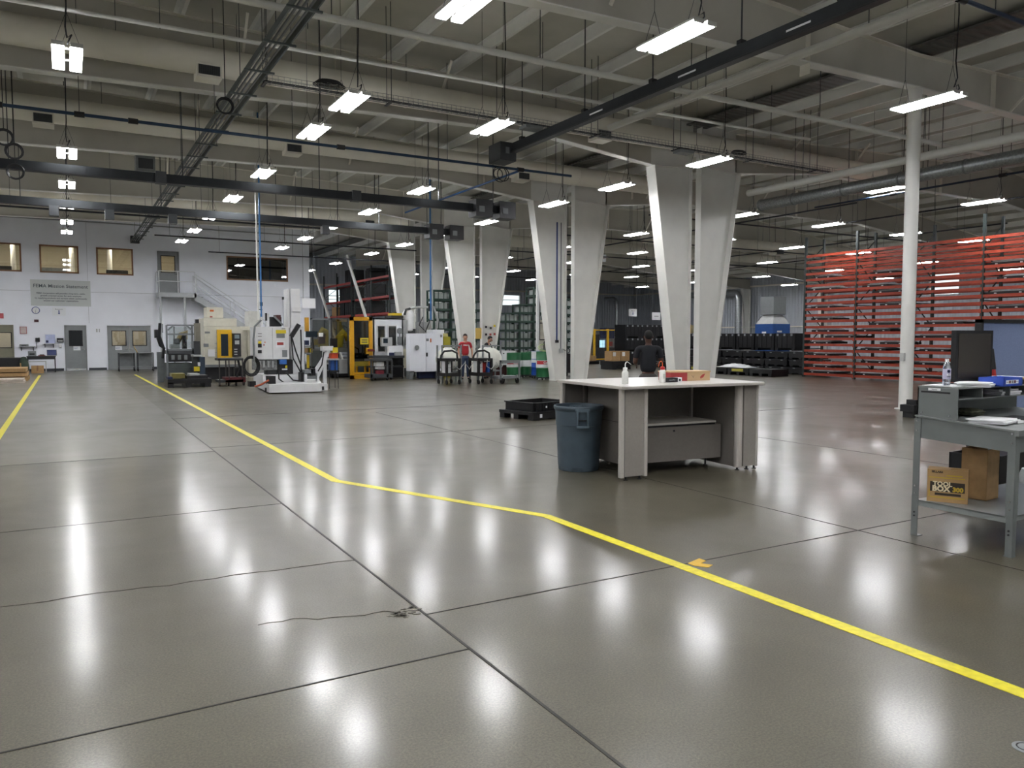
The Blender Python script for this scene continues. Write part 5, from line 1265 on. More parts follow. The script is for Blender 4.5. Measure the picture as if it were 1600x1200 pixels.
for k in range(7): put(T1, u1, (28.4, 23.9 + 1.17 * k, 1.02), 'black bulk tote on top of the tote wall, %s from the right' % ['first', 'second', 'third', 'fourth', 'fifth', 'sixth', 'seventh'][k], 'black totes of the tote wall')
for c in range(3):
    for k in range(3):
        put(T1, u1, (28.6 + 1.09 * c, 36.0, .62 * k * 1.26), 'black bulk tote, %s level of the %s stack behind the man in black' % (['lowest', 'middle', 'top'][k], ['left', 'middle', 'right'][c]), 'black totes behind the man', -PI / 2 * 0 + PI / 2)
def tray2():
    t = thing('folded_tote', '', 'tote')
    MB().box(-.55, .55, -.62, .62, .06, .3).box(-.58, .58, -.65, .65, .24, .31).build('body', blk2, t)
    for y in (-.5, 0, .5): B(-.55, .55, y - .08, y + .08, 0, .06).build('foot', blk2, t)
    for y in (-.35, .3): B(-.585, -.58, y - .06, y + .06, .25, .29).build('label', mgrey, t)
    return t
T2 = tray2(); u2 = [0]
for k in range(8):
    for L in range(3):
        put(T2, u2, (28.1 + .04 * ((k + L) % 2), 22.75 + 1.33 * k, .335 * L), 'folded black tote, %s layer, %s pile from the right of the tote wall' % (['bottom', 'middle', 'top'][L], ['first', 'second', 'third', 'fourth', 'fifth', 'sixth', 'seventh', 'eighth'][k]), 'folded black totes')
def flatp(y, lab, ye, x=25.45):
    t = thing('black_pallet', lab, 'pallet', (x, y, 0))
    MB().box(-.5, .5, -.6, .6, .12, .3).build('deck', blk2, t)
    for q in (-.5, 0, .5): B(-.5, .5, q - .08, q + .08, 0, .12).build('runner', blk2, t)
    if ye: B(-.505, -.5, -.3, .35, .16, .27).build('yellow_panel', mat('pale_yellow_panel', '#a8a23c', .6), t)
    return t
flatp(22.6, 'black pallet nearest the orange rack in front of the tote wall', 0); flatp(23.85, 'black pallet under a plastic sheet in front of the tote wall, right one', 1); flatp(25.1, 'black pallet under a plastic sheet in front of the tote wall, left one', 0); flatp(26.35, 'black pallet with a yellow panel at the left end of the row', 1)
mb = MB(); rnd = random.Random(5); n = 12; vs_ = []; fs_ = []
for i in range(n + 1):
    for j in range(n + 1):
        u, v = i / n * 2 - 1, j / n * 2 - 1
        vs_.append((u * .45 + rnd.uniform(-.02, .02), v * .9, .01 + .13 * max(0, 1 - u * u) * max(0, 1 - v * v) * rnd.uniform(.5, 1.4)))
for i in range(n):
    for j in range(n): a = i * (n + 1) + j; fs_.append((a, a + n + 1, a + n + 2, a + 1))
solo(mb.add(vs_, fs_, True), 'plastic_sheet', mat('white_film', '#c9cccf', .3), 'crumpled white plastic sheet lying on the black pallets', 'plastic sheet', (25.45, 24.4, .31))
# things on top of the tote wall
for i, (y, w, m_, lab) in enumerate([(30.6, .9, yellow, 'yellow framed crate on top of the tote wall'), (29.6, .8, mat('pale_sack', '#b8a888', .7), 'pale sack on top of the tote wall right of the yellow crate'), (31.7, .7, kraft, 'brown sack on top of the tote wall left of the yellow crate')]):
    t = thing('sack' if i else 'yellow_crate', lab, 'sack' if i else 'crate', (28.4, y, 1.80))
    if i: MB().lathe([(.0001, 0), (w / 2, .02), (w / 2 + .03, .2), (w / 2 - .05, .4), (.12, .5), (.0001, .5)], 12).build('sack_body', m_, t); MB().lathe([(.1, .47), (.14, .52), (.1, .56)], 8).build('tie', wood, t)
    else:
        B(-.3, .3, -w / 2 + .05, w / 2 - .05, .03, .44).build('liner', mat('pale_sack2', '#a09878', .7), t)
        MB().box(-.33, -.29, -w / 2, -w / 2 + .06, 0, .5).box(-.33, -.29, w / 2 - .06, w / 2, 0, .5).box(-.33, -.29, -w / 2, w / 2, .44, .5).box(-.33, -.29, -w / 2, w / 2, 0, .06).build('frame', yellow, t)
# dust collector
t = thing('dust_collector', 'blue dust collector with a grey hopper duct behind the tote wall', 'machine', (36.5, 32.2, 0))
MB().bev(-.75, .75, -.7, .7, 0, 2.4, .08).build('blue_body', mat('collector_blue', '#1c4f94', .4), t)
MB().add([(-.7, -.65, 2.4), (.7, -.65, 2.4), (.7, .65, 2.4), (-.7, .65, 2.4), (-.35, -.4, 2.95), (.4, -.4, 2.95), (.4, .4, 2.95), (-.35, .4, 2.95)], [(0, 1, 5, 4), (1, 2, 6, 5), (2, 3, 7, 6), (3, 0, 4, 7), (4, 5, 6, 7)]).build('hopper', lgrey, t)
B(-.5, .55, -.5, .5, 2.95, 4.0).build('filter_housing', mgrey, t); B(-.4, .0, -.705, -.7, 1.9, 2.0).build('nameplate', paper, t); B(-.78, -.75, -.2, .1, 1.8, 1.95).build('nameplate', paper, t)
# yellow cage
t = thing('yellow_safety_cage', 'yellow post safety fence around machines in the far right bay', 'fence', (30.2, 41.5, 0))
px_ = [0, 1.1, 2.2, 3.4, 4.6, 5.8]
for x in px_: B(x - .06, x + .06, -.06, .06, 0, 2.15).build('post', yellow, t)
B(0, 5.8, -.03, .03, 2.05, 2.12).build('top_rail', yellow, t); B(0, 5.8, -.03, .03, .12, .19).build('bottom_rail', yellow, t)
for y in (2, 4): B(-.06, .06, y - .06, y + .06, 0, 2.15).build('post', yellow, t)
B(-.03, .03, 0, 4, 2.05, 2.12).build('top_rail', yellow, t); B(-.03, .03, 0, 4, .12, .19).build('bottom_rail', yellow, t)
for a, b in zip(px_, px_[1:]):
    g = MB()
    for k in range(9): g.box(a + .06 + (b - a - .12) * k / 8 - .006, a + .06 + (b - a - .12) * k / 8 + .006, -.01, .01, .19, 2.05)
    for k in range(7): g.box(a, b, -.01, .01, .3 + .28 * k, .312 + .28 * k)
    g.build('wire_mesh', dgrey, t)
t = thing('caged_machine', 'dark machine standing inside the yellow fence', 'machine', (32.0, 43.6, 0))
B(-1.2, 1.6, -.6, .6, 0, .9).build('base', dgrey, t); B(-1.0, -.2, -.5, .4, .9, 1.8).build('column', blackm, t); B(.3, 1.3, -.5, .5, .9, 1.5).build('head', mgrey, t); B(-.1, .2, -.55, -.3, .9, 1.4).build('screen', mat('glow_screen', '#8fb8d0', .3, var=0, emit=.5), t); B(.5, .9, -.52, -.5, 1.0, 1.3).build('red_panel', lab_r, t)
t = thing('blue_bin', 'dark blue bin on top of the machine inside the yellow fence', 'bin', (32.8, 43.55, 1.51)); MB().box(-.4, .4, -.3, .3, 0, .03).box(-.4, -.36, -.3, .3, 0, .75).box(.36, .4, -.3, .3, 0, .75).box(-.4, .4, -.3, -.27, 0, .75).box(-.4, .4, .27, .3, 0, .75).build('bin_body', navy, t); B(-.42, .42, -.32, .32, .7, .73).build('lid', navy, t)
t = thing('white_cabinet', 'narrow white cabinet at the right end of the yellow fence', 'cabinet', (30.4 + 3.0, 40.3, 0)); B(-.4, .4, -.3, .3, 0, 1.75).build('body', offw, t); B(-.36, .36, -.32, -.3, .1, 1.68).build('door', offw, t); B(.28, .31, -.34, -.32, .8, 1.0).build('handle', blackm, t)
# cartons on black pallet
t = thing('black_pallet', 'black pallet carrying two brown cartons near the yellow fence', 'pallet', (24.2, 31.4, 0)); B(-.6, .6, -.5, .5, .2, .42).build('deck', blk2, t)
for x in (-.45, .45): B(x - .12, x + .12, -.5, .5, 0, .2).build('foot', blk2, t)
for x, lab in ((-.28, 'left brown carton on the black pallet near the yellow fence'), (.3, 'right brown carton on the black pallet near the yellow fence')):
    t = thing('carton', lab, 'box', (24.2 + x, 31.3, .42)); B(-.27, .27, -.3, .3, 0, .5).build('carton_body', kraft, t); B(-.2, -.02, -.303, -.3, .25, .45).build('label', paper, t)
t = thing('carton_pallet', 'brown cartons on a low pallet just right of the second nearest column pair', 'pallet', (27.2, 38.2, 0)); B(-.6, .6, -.5, .5, 0, .18).build('deck', blk2, t); B(-.55, .1, -.4, .4, .18, .85).build('carton_body', kraft, t); B(.15, .5, -.35, .35, .18, .5).build('small_carton', kraft, t)
# hanging signs
for px0, py0, px1, py1, Y, lab, ar in ((983, 482.5, 995, 494.5, 30.5, 'white square sign with a blue arrow hanging in the right half', 1), (1019, 488, 1032, 500, 31.5, 'grey white hanging sign just left of the nearest column pair', 0), (923.5, 493.5, 930, 504, 37, 'small white hanging sign right of the second nearest column pair', 0)):
    s = S('hanging_sign', lab, 'sign', (px0 + px1) / 2, Y)
    s.r('board', signm, px0, py0, px1, py1, 0, .02)
    a, b, z0, z1 = s.d(px0, py0, px1, py1)
    if ar: arrow_sign(s.t, (a + b) / 2, 0, (z0 + z1) / 2 - .02, (z1 - z0) * .9, 'Restroom')
    else: B(a + (b - a) * .25, b - (b - a) * .25, -.003, 0, (z0 + z1) / 2 - .02, (z0 + z1) / 2 + .01).build('text_line', mgrey, s.t)
    for x in (a + .03, b - .03): MB().bar((x, .01, z1), (x, .01, roofz(s.X) + .03), .012).build('wire', dgrey, s.t)
s = S('exit_sign', 'red exit sign on the edge of the second nearest column pair', 'sign', 929, 24.9); s.X = 18.55; s.t.location.x = 18.55
B(-.12, .12, 0, .06, 4.62, 4.9).build('box', signm, s.t); text('EXIT', .1, mat('exit_red', '#c02020', .5, var=0), s.t, TY(0, -.003, 4.76)); B(-.95, -.12, -.48, -.44, 4.74, 4.78).build('bracket', dgrey, s.t); B(-.14, -.1, -.46, .04, 4.74, 4.78).build('bracket_arm', dgrey, s.t)

# ------------------------------------------------------------------ grey counter in the foreground
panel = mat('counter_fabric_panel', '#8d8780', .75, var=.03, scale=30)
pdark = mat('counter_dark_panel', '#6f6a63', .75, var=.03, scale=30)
trimc = mat('counter_trim', '#b3aea6', .45, var=.02)
ctop = mat('counter_laminate', '#bdbab4', .3, var=.02, scale=3)
CR = math.radians(-4.8); CO = (5.43, 6.94)
def cw_(x, y):
    return (CO[0] + x * math.cos(CR) - y * math.sin(CR), CO[1] + x * math.sin(CR) + y * math.cos(CR))
t = thing('reception_counter', 'large grey panelled work counter standing alone on the polished floor', 'counter', (CO[0], CO[1], 0), CR)
TZ = 1.09
mb = MB().prismz([(-.03, -.06), (.0, -.09), (2.03, -.09), (2.06, -.06), (2.06, 1.46), (2.03, 1.49), (-.0, 1.49), (-.03, 1.46)], TZ - .035, TZ)
mb.build('worktop', ctop, t)
MB().prismz([(-.035, -.062), (-.002, -.095), (2.032, -.095), (2.065, -.062), (2.065, 1.462), (2.032, 1.495), (-.002, 1.495), (-.035, 1.462)], TZ - .028, TZ - .008).build('edge_band', trimc, t)
zb, zt = .035, TZ - .036
# front left panel with its two upright trims
p = B(.055, .315, 0, .05, zb + .01, zt).build('front_panel', panel, t)
for x in (0, .32): MB().bev(x, x + .05, -.008, .06, zb, zt, .015).build('panel_trim', trimc, t)
B(.05, .055, .002, .05, zb, zt).build('hinge_strip', dgrey, t)
# front right panel with rounded post
B(1.8, 1.99, 0, .05, zb + .01, zt).build('front_panel', panel, t)
MB().bev(1.70, 1.795, -.01, .09, zb, zt, .045).build('rounded_post', trimc, t)
MB().bev(1.995, 2.03, -.008, .06, zb, zt, .012).build('panel_trim', trimc, t)
# inner side panels and back panels
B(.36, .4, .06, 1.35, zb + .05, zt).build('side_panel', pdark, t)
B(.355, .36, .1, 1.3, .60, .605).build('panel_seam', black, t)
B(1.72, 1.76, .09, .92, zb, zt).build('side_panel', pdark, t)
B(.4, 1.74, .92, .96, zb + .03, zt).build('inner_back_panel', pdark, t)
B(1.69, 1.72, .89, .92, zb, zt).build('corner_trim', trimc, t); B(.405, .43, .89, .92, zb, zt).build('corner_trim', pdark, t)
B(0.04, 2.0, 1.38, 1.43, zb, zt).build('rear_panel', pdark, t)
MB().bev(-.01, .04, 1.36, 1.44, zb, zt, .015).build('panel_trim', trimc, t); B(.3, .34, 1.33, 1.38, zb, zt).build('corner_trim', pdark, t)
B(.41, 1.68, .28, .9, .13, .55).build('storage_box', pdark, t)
b = MB().bev(.4, 1.58, .25, .92, .58, .605, .01).build('storage_shelf', trimc, t)
MB().disc((.95, .275, .5), .012, .012, 'Y', 12).build('lock', black, t)
B(.41, 1.6, .3, .9, .55, .58).build('shelf_gap', blackm, t)
for x, y in ((.09, .03), (.28, .03), (1.73, .03), (1.88, .03), (2.0, .03), (.02, 1.4), (1.98, 1.4), (1.62, .5), (.5, .7)):
    MB().cyl((x, y), .012, 0.0, .14 if x in (1.62, .5) else .05, 8).cyl((x, y), .028, 0, .008, 12).build('levelling_foot', blackm, t)
# things on the counter
def wash(x, y, lab, capm, spm, red):
    X, Y = cw_(x, y)
    t = thing('wash_bottle', lab, 'bottle', (X, Y, TZ), CR)
    body = mat('bottle_plastic', '#dfe0da', .35, var=0)
    MB().lathe([(.0001, 0), (.036, 0), (.039, .006), (.039, .13), (.036, .145), (.022, .16), (.021, .165), (.0001, .165)], 20).build('bottle_body', body, t)
    MB().lathe([(.026, .158), (.027, .19), (.02, .196), (.0001, .197)], 18).build('cap', capm, t)
    s_ = -1 if red else 1
    MB().tube([(0, 0, .195), (0, 0, .235), (s_ * .012, 0, .257), (s_ * .028, 0, .262)] + ([(-.045, 0, .25), (-.055, 0, .215), (-.058, 0, .19)] if red else [(.05, 0, .25), (.085, 0, .228)]), [.006, .006, .006, .005] + ([.0045, .004, .003] if red else [.004, .0025]), 8).build('spout', spm, t)
    if red: B(-.02, .02, -.0402, -.039, .05, .11).build('label', mat('bottle_label', '#b9bdb4', .6), t)
wash(.27, .33, 'white wash bottle with a white curved spout on the counter', mat('cap_white', '#e6e6e2', .4, var=0), mat('cap_white', '#e6e6e2'), False)
wash(.83, .36, 'white wash bottle with a red cap beside the shoe box', mat('cap_red', '#b81f24', .4, var=0), mat('spout_orange', '#d05a24', .4, var=0), True)
X, Y = cw_(1.33, .66)
t = thing('shoe_box', 'brown and red shoe box with a red wing mark lying on the counter', 'box', (X, Y, TZ), CR + .0)
cb_ = mat('shoebox_tan', '#c2a47c', .7, var=.03); rb_ = mat('shoebox_red', '#a33636', .6, var=.03)
MB().box(-.0, .36, -.14, .16, 0, .105).build('box_body', cb_, t)
MB().prismz([(-.0, -.1402), (-.0, .1602), (-.2, .19), (-.2, -.06)], 0, .105).build('red_side', rb_, t)
MB().prismz([(-.21, -.065), (-.002, -.148), (.368, -.148), (.368, .168), (.0, .168), (-.21, .195)], .105, .122).build('lid', cb_, t)
MB().add([(x * 1.0, -.1415, z) for x, z in ((.2, .045), (.235, .075), (.285, .09), (.27, .075), (.28, .07), (.262, .06), (.27, .052), (.25, .045), (.252, .035), (.23, .035), (.215, .02))], [tuple(range(11))]).build('wing_logo', mat('logo_red', '#a0302c', .6, var=0), t)
MB().bar((.09, -.1412, .04), (.11, -.1412, .07), .002).bar((.07, -.1412, .07), (.1, -.1412, .035), .002).build('pen_mark', ink, t)
X, Y = cw_(1.03, .42)
t = thing('small_black_box', 'small black printed box with a white end beside the shoe box', 'box', (X, Y, TZ), CR + .0)
B(-.12, .1, -.05, .05, 0, .055).build('box_body', mat('box_black', '#1a1a1e', .5), t); B(.04, .1005, -.0505, .0505, .0, .0555).build('white_end', paper, t)
text('GLOVES', .026, mat('print_grey', '#8d8f94', .6, var=0), t, Matrix.Translation((-.045, -.0515, .026)) @ FACE_Y); B(.055, .085, -.052, -.0505, .012, .04).build('print_mark', ink, t)

# ------------------------------------------------------------------ trash can
canm = mat('can_grey_blue', '#3f4d57', .5, var=.12, scale=5)
t = thing('trash_can', 'large grey blue ribbed trash can at the left end of the counter', 'trash can', (5.49, 7.86, 0), math.radians(-34))
prof = [(.0001, .012), (.235, .012), (.24, 0), (.25, .01), (.262, .3), (.272, .52), (.276, .56), (.284, .565), (.292, .74), (.306, .755), (.312, .775), (.312, .795), (.304, .805), (.292, .8), (.286, .77), (.255, .05), (.0001, .035)]
n = 48; vs_ = []
for k in range(n):
    a = 2 * PI * k / n
    for i, (r, z) in enumerate(prof):
        rr = r
        if 3 <= i <= 6 and (k % 8) in (3, 4): rr -= .012
        vs_.append((rr * math.cos(a), rr * math.sin(a), z))
m_ = len(prof); fs_ = [(k * m_ + i, ((k + 1) % n) * m_ + i, ((k + 1) % n) * m_ + i + 1, k * m_ + i + 1) for k in range(n) for i in range(m_ - 1)]
MB().add(vs_, fs_, True).build('can_body', canm, t)
def cyl_patch(a0, a1, z0, z1, r0, r1, steps=8):
    m2 = MB(); A = [math.radians(a0 + (a1 - a0) * k / steps) for k in range(steps + 1)]
    for p_, q_ in zip(A, A[1:]):
        m2.add([(r * math.cos(a), r * math.sin(a), z) for z in (z0, z1) for a in (p_, q_) for r in (r0, r1)], [(0, 1, 3, 2), (4, 6, 7, 5), (0, 4, 5, 1), (2, 3, 7, 6), (0, 2, 6, 4), (1, 5, 7, 3)])
    return m2
for a in (-82, 98):
    h = cyl_patch(a - 13, a + 13, .55, .575, .28, .335)
    h2 = [cyl_patch(a - 13, a - 10, .55, .76, .28, .325, 2), cyl_patch(a + 10, a + 13, .55, .76, .28, .325, 2)]
    for q_ in h2: h.add(q_.v, q_.f)
    h.add(*(lambda q_: (q_.v, q_.f))(cyl_patch(a - 16, a + 16, .74, .78, .285, .315)))
    h.build('side_handle', mat('can_edge', '#5a6a75', .5), t)
    cyl_patch(a - 9.5, a + 9.5, .63, .645, .288, .305).build('grip_lip', black, t)
    for q_ in (a - 17, a + 14): cyl_patch(q_, q_ + 3, .68, .76, .29, .318, 2).build('rib', canm, t)

# ------------------------------------------------------------------ black pallet and crate left of the can
t = thing('black_pallet', 'low black plastic pallet on the floor left of the trash can', 'pallet', (8.35, 13.45, 0), math.radians(12))
B(-.6, .6, -.5, .5, .1, .16).build('deck', black, t)
for x in (-.5, 0, .5):
    for y in (-.42, 0, .42): B(x - .09, x + .09, y - .07, y + .07, 0, .1).build('foot', black, t)
B(-.6, .6, -.52, -.48, .02, .16).build('skirt', black, t); B(-.42, -.36, -.525, -.52, .05, .12).build('white_tag', paper, t)
t = thing('black_tray', 'shallow black plastic crate lying on the low pallet', 'crate', (8.4, 13.5, .16), math.radians(12))
MB().box(-.52, .52, -.42, .42, 0, .015).box(-.52, .52, -.42, -.39, 0, .17).box(-.52, .52, .39, .42, 0, .17).box(-.52, -.49, -.42, .42, 0, .17).box(.49, .52, -.42, .42, 0, .17).box(-.54, .54, -.44, -.39, .15, .175).box(-.54, .54, .39, .44, .15, .175).box(-.54, -.49, -.44, .44, .15, .175).box(.49, .54, -.44, .44, .15, .175).build('crate_body', black, t)
for k in range(11): B(-.46 + .09 * k, -.44 + .09 * k, -.435, -.42, .01, .15).build('rib', blackm, t)
B(-.2, -.16, -.437, -.435, .06, .1).build('white_tag', paper, t)

# ------------------------------------------------------------------ shop desk at the right edge
dk = mat('desk_grey', '#6f7472', .42, .1, var=.05)
dk2 = mat('desk_grey_light', '#828785', .35, .2, var=.04)
DX, DY = 6.06, 3.05
t = thing('shop_desk', 'grey steel shop desk with a pigeonhole riser at the right edge', 'desk', (DX, DY, 0))
W_, D_ = 1.5, .78
def ztop(y): return .945 + (.05) * y / D_
MB().prismx([(0, ztop(0)), (D_, ztop(D_)), (D_, ztop(D_) + .012), (0, ztop(0) + .012)], -.015, W_).build('worktop', dk2, t)
B(-.02, W_, -.03, 0, ztop(0) - .03, ztop(0) + .014).build('front_lip', dk2, t)
MB().prismx([(.02, .79), (D_ - .02, .82), (D_ - .02, ztop(D_)), (.02, ztop(0))], 0, .012).build('side_apron', dk, t)
B(0, W_, .0, .012, .79, ztop(0)).build('front_apron', dk, t); B(0, W_, D_ - .012, D_, .82, ztop(D_)).build('rear_apron', dk, t)
def leg(x, y, sx, sy, zt_):
    m2 = MB()
    m2.box(min(x, x + sx * .055), max(x, x + sx * .055), y - .003, y + .003, .3, zt_).box(x - .003, x + .003, min(y, y + sy * .055), max(y, y + sy * .055), .3, zt_)
    m2.build('leg', dk, t)
    m3 = MB().box(min(x, x + sx * .05), max(x, x + sx * .05), y - .001, y + .005, 0, .34).box(x - .001, x + .005, min(y, y + sy * .05), max(y, y + sy * .05), 0, .34).box(min(x, x + sx * .06), max(x, x + sx * .06), min(y, y + sy * .06), max(y, y + sy * .06), 0, .008)
    m3.build('foot', dk, t)
for x, sx in ((-.005, 1), (W_, -1)):
    leg(x, -.005, sx, 1, .95); leg(x, D_ + .005, sx, -1, .98)
for y, zs in ((.02, (.93, .86, .42, .36, .2, .17)), (D_ - .02, (.96, .88, .42, .36, .2, .17))):
    for z in zs: MB().disc((-.012, y, z), .007, .008, 'X', 10).build('bolt', chrome if z > .3 else black, t)
sh = MB().box(-.0, W_, 0.02, D_ - .02, .295, .305).box(0, W_, 0.02, .03, .265, .3).box(0, W_, D_ - .03, D_ - .02, .265, .3).box(-.0, .012, .02, D_ - .02, .255, .3)
sh.build('lower_shelf', dk2, t)
# riser (pigeonholes)
RY0, RY1, RZ0, RZ1 = .44, .77, .99, 1.235
MB().prismx([(RY0, ztop(RY0) + .012), (RY1, ztop(RY1) + .012), (RY1, RZ1), (RY0, RZ1)], 0, .012).build('riser_side', dk, t)
B(0, W_, RY0, RY1, RZ1, RZ1 + .012).build('riser_top', dk2, t); B(0, W_, RY1 - .01, RY1, RZ0, RZ1).build('riser_back', dk, t)
B(.02, W_, RY0, RY1 - .01, 1.15, 1.158).build('pigeonhole_shelf', dk2, t)
for x in (.34, .75, 1.1): B(x, x + .01, RY0, RY1 - .01, 1.158, RZ1).build('divider', dk2, t)
B(-.002, .0, .50, .74, 1.195, 1.208).build('slot', black, t)
b = B(-.0025, 0, .58, .68, 1.215, 1.235).build('name_label', paper, t)
text('Shipping', .013, ink, b, TX(-.0028, .63, 1.225), depth=.0003)
for y, z in ((.5, 1.02), (.73, 1.03)): MB().disc((-.004, y, z), .007, .008, 'X', 10).build('bolt', chrome, t)
RT = RZ1 + .012
def onriser(x, y): return (DX + x, DY + y, RT)
def paperstack(name, loc, w, d, h, rz, lab, m=paper, cat='papers', n=3):
    t = thing(name, lab, cat, loc, rz)
    for k in range(n):
        o = .012 * (k % 2) - .006 * k
        B(-w / 2 + o, w / 2 + o, -d / 2 - o, d / 2 - o, h * k / n, h * (k + .85) / n).build('sheet', m, t)
    return t
paperstack('paper_sheets', onriser(.16, .62), .3, .22, .01, .1, 'loose white sheets under the water bottle on the desk riser')
paperstack('paper_stack', onriser(.36, .50), .3, .24, .035, .35, 'thick stack of white papers in front of the blue binder box')
paperstack('desk_papers', (DX + .26, DY + .30, ztop(.30) + .013), .34, .26, .03, .2, 'white papers lying on the desk worktop under the riser')
paperstack('file_papers', (DX + .85, DY + .6, 1.159), .3, .24, .05, 0, 'white papers pushed into the right pigeonhole')
t = thing('black_folder', 'flat black folder on the desk worktop', 'folder', (DX + .62, DY + .28, ztop(.28) + .013), .1); B(-.16, .16, -.12, .12, 0, .018).build('cover', black, t); B(-.15, .15, -.115, .115, .018, .021).build('inner', blackm, t)
solo(B(-.05, .05, -.02, .02, 0, .012), 'marker_pad', mat('orange_pad', '#d8502a', .5), 'small orange pad at the right edge of the desk worktop', 'pad', (DX + .78, DY + .2, ztop(.2) + .013))
solo(B(-.05, .05, -.02, .02, 0, .02), 'small_white_box', paper, 'small white box in front of the black folder', 'box', (DX + .43, DY + .2, ztop(.2) + .013))
solo(MB().lathe([(.0001, 0), (.1, .01), (.12, .04), (.07, .06), (.0001, .065)], 10), 'camo_cap', mat('olive_camo', '#4a4c38', .8, var=.4, scale=30), 'olive patterned cap inside the large pigeonhole of the desk', 'cap', (DX + .42, DY + .58, ztop(.58) + .013))
# water bottle
X, Y, Z = onriser(.085, .585)
t = thing('water_bottle', 'clear water bottle with a white cap on the desk riser', 'bottle', (X, Y, Z + .012))
wb = mat('clear_bottle', '#dfe4f0', .05, var=0, trans=.9); 
MB().lathe([(.0001, 0), (.024, 0), (.029, .005), (.030, .02), (.028, .03), (.030, .04), (.0305, .12), (.029, .14), (.0245, .165), (.013, .185), (.012, .195), (.0001, .195)], 24).build('bottle_body', wb, t)
MB().lathe([(.0145, .188), (.0148, .208), (.013, .212), (.0001, .212)], 20).build('cap', paper, t)
b = MB().lathe([(.0312, .05), (.0314, .052), (.0314, .13), (.031, .132)], 16, None, 150, 330).build('label', mat('bottle_label_lilac', '#b9b6cf', .4, var=0), t)
q_ = Matrix.Rotation(math.radians(-32), 4, 'Z')
text('ICE', .02, paper, b, q_ @ Matrix.Translation((0, -.0335, .085)) @ FACE_Y, bold=.001); text('sparkling', .008, ink, b, q_ @ Matrix.Translation((0, -.0335, .07)) @ FACE_Y)
MB().disc((0, 0, 0), .012, .002, 'Y', 16).build('label_dot', navy, b).data.transform(q_ @ Matrix.Translation((0, -.033, .113)))
# monitor
p_ = onY(1527, 556, 3.72)
t = thing('computer_monitor', 'black computer monitor with a dark screen on the desk riser', 'monitor', (DX + .52, DY + .63, RT), math.radians(-12))
mz = p_.z - RT
B(-.20, .20, -.02, .03, mz - .215, mz + .215).build('bezel', black, t); B(-.175, .175, -.023, -.02, mz - .185, mz + .19).build('screen', mat('screen_brown', '#2c261c', .25, var=0, spec=.6), t)
B(-.1, .1, .03, .06, mz - .12, mz + .12).build('rear_housing', black, t)
for x in (-.11, .1): B(x - .025, x + .025, .0, .03, .01, mz - .2).build('stand_post', black, t)
B(-.15, .15, -.08, .1, 0, .012).build('stand_base', black, t)
MB().tube([(-.18, .04, mz - .2), (-.2, .06, .06), (-.24, .03, .02)], .004, 6).build('cable', hose, t)
MB().tube([(.0, .03, mz - .2), (.02, .05, .08), (.06, .04, mz - .2)], .004, 6).build('cable', hose, t)
# blue binder box
t = thing('blue_binder_box', 'blue box with a printed white label on the desk riser', 'box', onriser(.62, .45), .04)
MB().box(-.15, .15, -.1, .1, 0, .008).box(-.15, .15, -.1, -.094, 0, .07).box(-.15, .15, .094, .1, 0, .07).box(-.15, -.144, -.1, .1, 0, .07).box(.144, .15, -.1, .1, 0, .07).build('box_body', mat('binder_blue', '#2c4db0', .4), t)
b = B(-.12, .08, -.102, -.1, .02, .05).build('label', paper, t)
for x, m_2 in ((-.06, mat('label_maroon', '#5c2a34', .5, var=0)), (-.02, mgrey), (.02, mat('label_maroon', '#5c2a34'))): B(x - .014, x + .014, -.1035, -.102, .025, .047).build('print_block', m_2, b)
for x in (-.095, .055): B(x - .02, x + .02, -.103, -.102, .033, .037).build('print_line', mgrey, b)
t = thing('paper_tray', 'black tray with tan and white envelopes right of the blue box', 'tray', onriser(.93, .58), -.1); B(-.14, .14, -.12, .12, 0, .04).build('tray_body', black, t); B(-.13, .12, -.11, .1, .04, .055).build('envelope', mat('tan_envelope', '#b59a5c', .7), t); B(-.12, .13, -.1, .11, .055, .06).build('envelope', paper, t)
# box on lower shelf
t = thing('tool_box_carton', 'brown printed carton with yellow lines on the lower shelf of the shop desk', 'box', (DX + .155, DY + .42, .306), math.radians(28))
kb = mat('carton_print_brown', '#a8875a', .75, var=.05)
B(0, .16, 0, .29, 0, .265).build('carton_body', kb, t)
yl = mat('print_yellow', '#b89a28', .6, var=0); dkp = mat('print_dark', '#2e261c', .6, var=0)
def pb(nm, m2, y0, y1, z0, z1, k=1): return B(-.0012 * k, 0, .295 - y1 * .88, .295 - y0 * .88, z0, z1).build(nm, m2, t)
pb('print_panel', dkp, .03, .31, .085, .165); pb('print_border', yl, .02, .31, .195, .203); pb('print_border', yl, .03, .31, .035, .043); pb('print_border', yl, .02, .028, .043, .1); pb('print_border', yl, .16, .29, .215, .225); pb('print_panel', dkp, .07, .28, .055, .075)
text('TOOL', .05, mat('print_cream', '#d8cba8', .6, var=0), t, TX(-.003, .29 - .11, .148), depth=.0006, bold=.002)
text('BOX', .06, mat('print_cream', '#d8cba8'), t, TX(-.003, .29 - .1, .108), depth=.0006, bold=.003)
text('300', .05, yl, t, TX(-.003, .29 - .22, .108), depth=.0006, bold=.003)
text('SELLARS', .022, dkp, t, TX(-.0015, .29 - .07, .245), depth=.0006, bold=.001)
MB().prismx([(.0, .265), (.13, .265), (.12, .28), (.02, .285)], .02, .024).build('open_flap', kb, t)
t = thing('open_carton', 'small open brown carton with white paper behind the printed carton', 'box', (DX + .42, DY + .42, .306), .1)
MB().box(0, .22, 0, .2, 0, .01).box(0, .005, 0, .2, 0, .42).box(.215, .22, 0, .2, 0, .42).box(0, .22, 0, .005, 0, .42).box(0, .22, .195, .2, 0, .42).build('carton_body', kraft, t); MB().bar((.06, .02, .3), (.05, .0, .5), .07, .003, up=(0, 1, 0)).build('paper', paper, t)
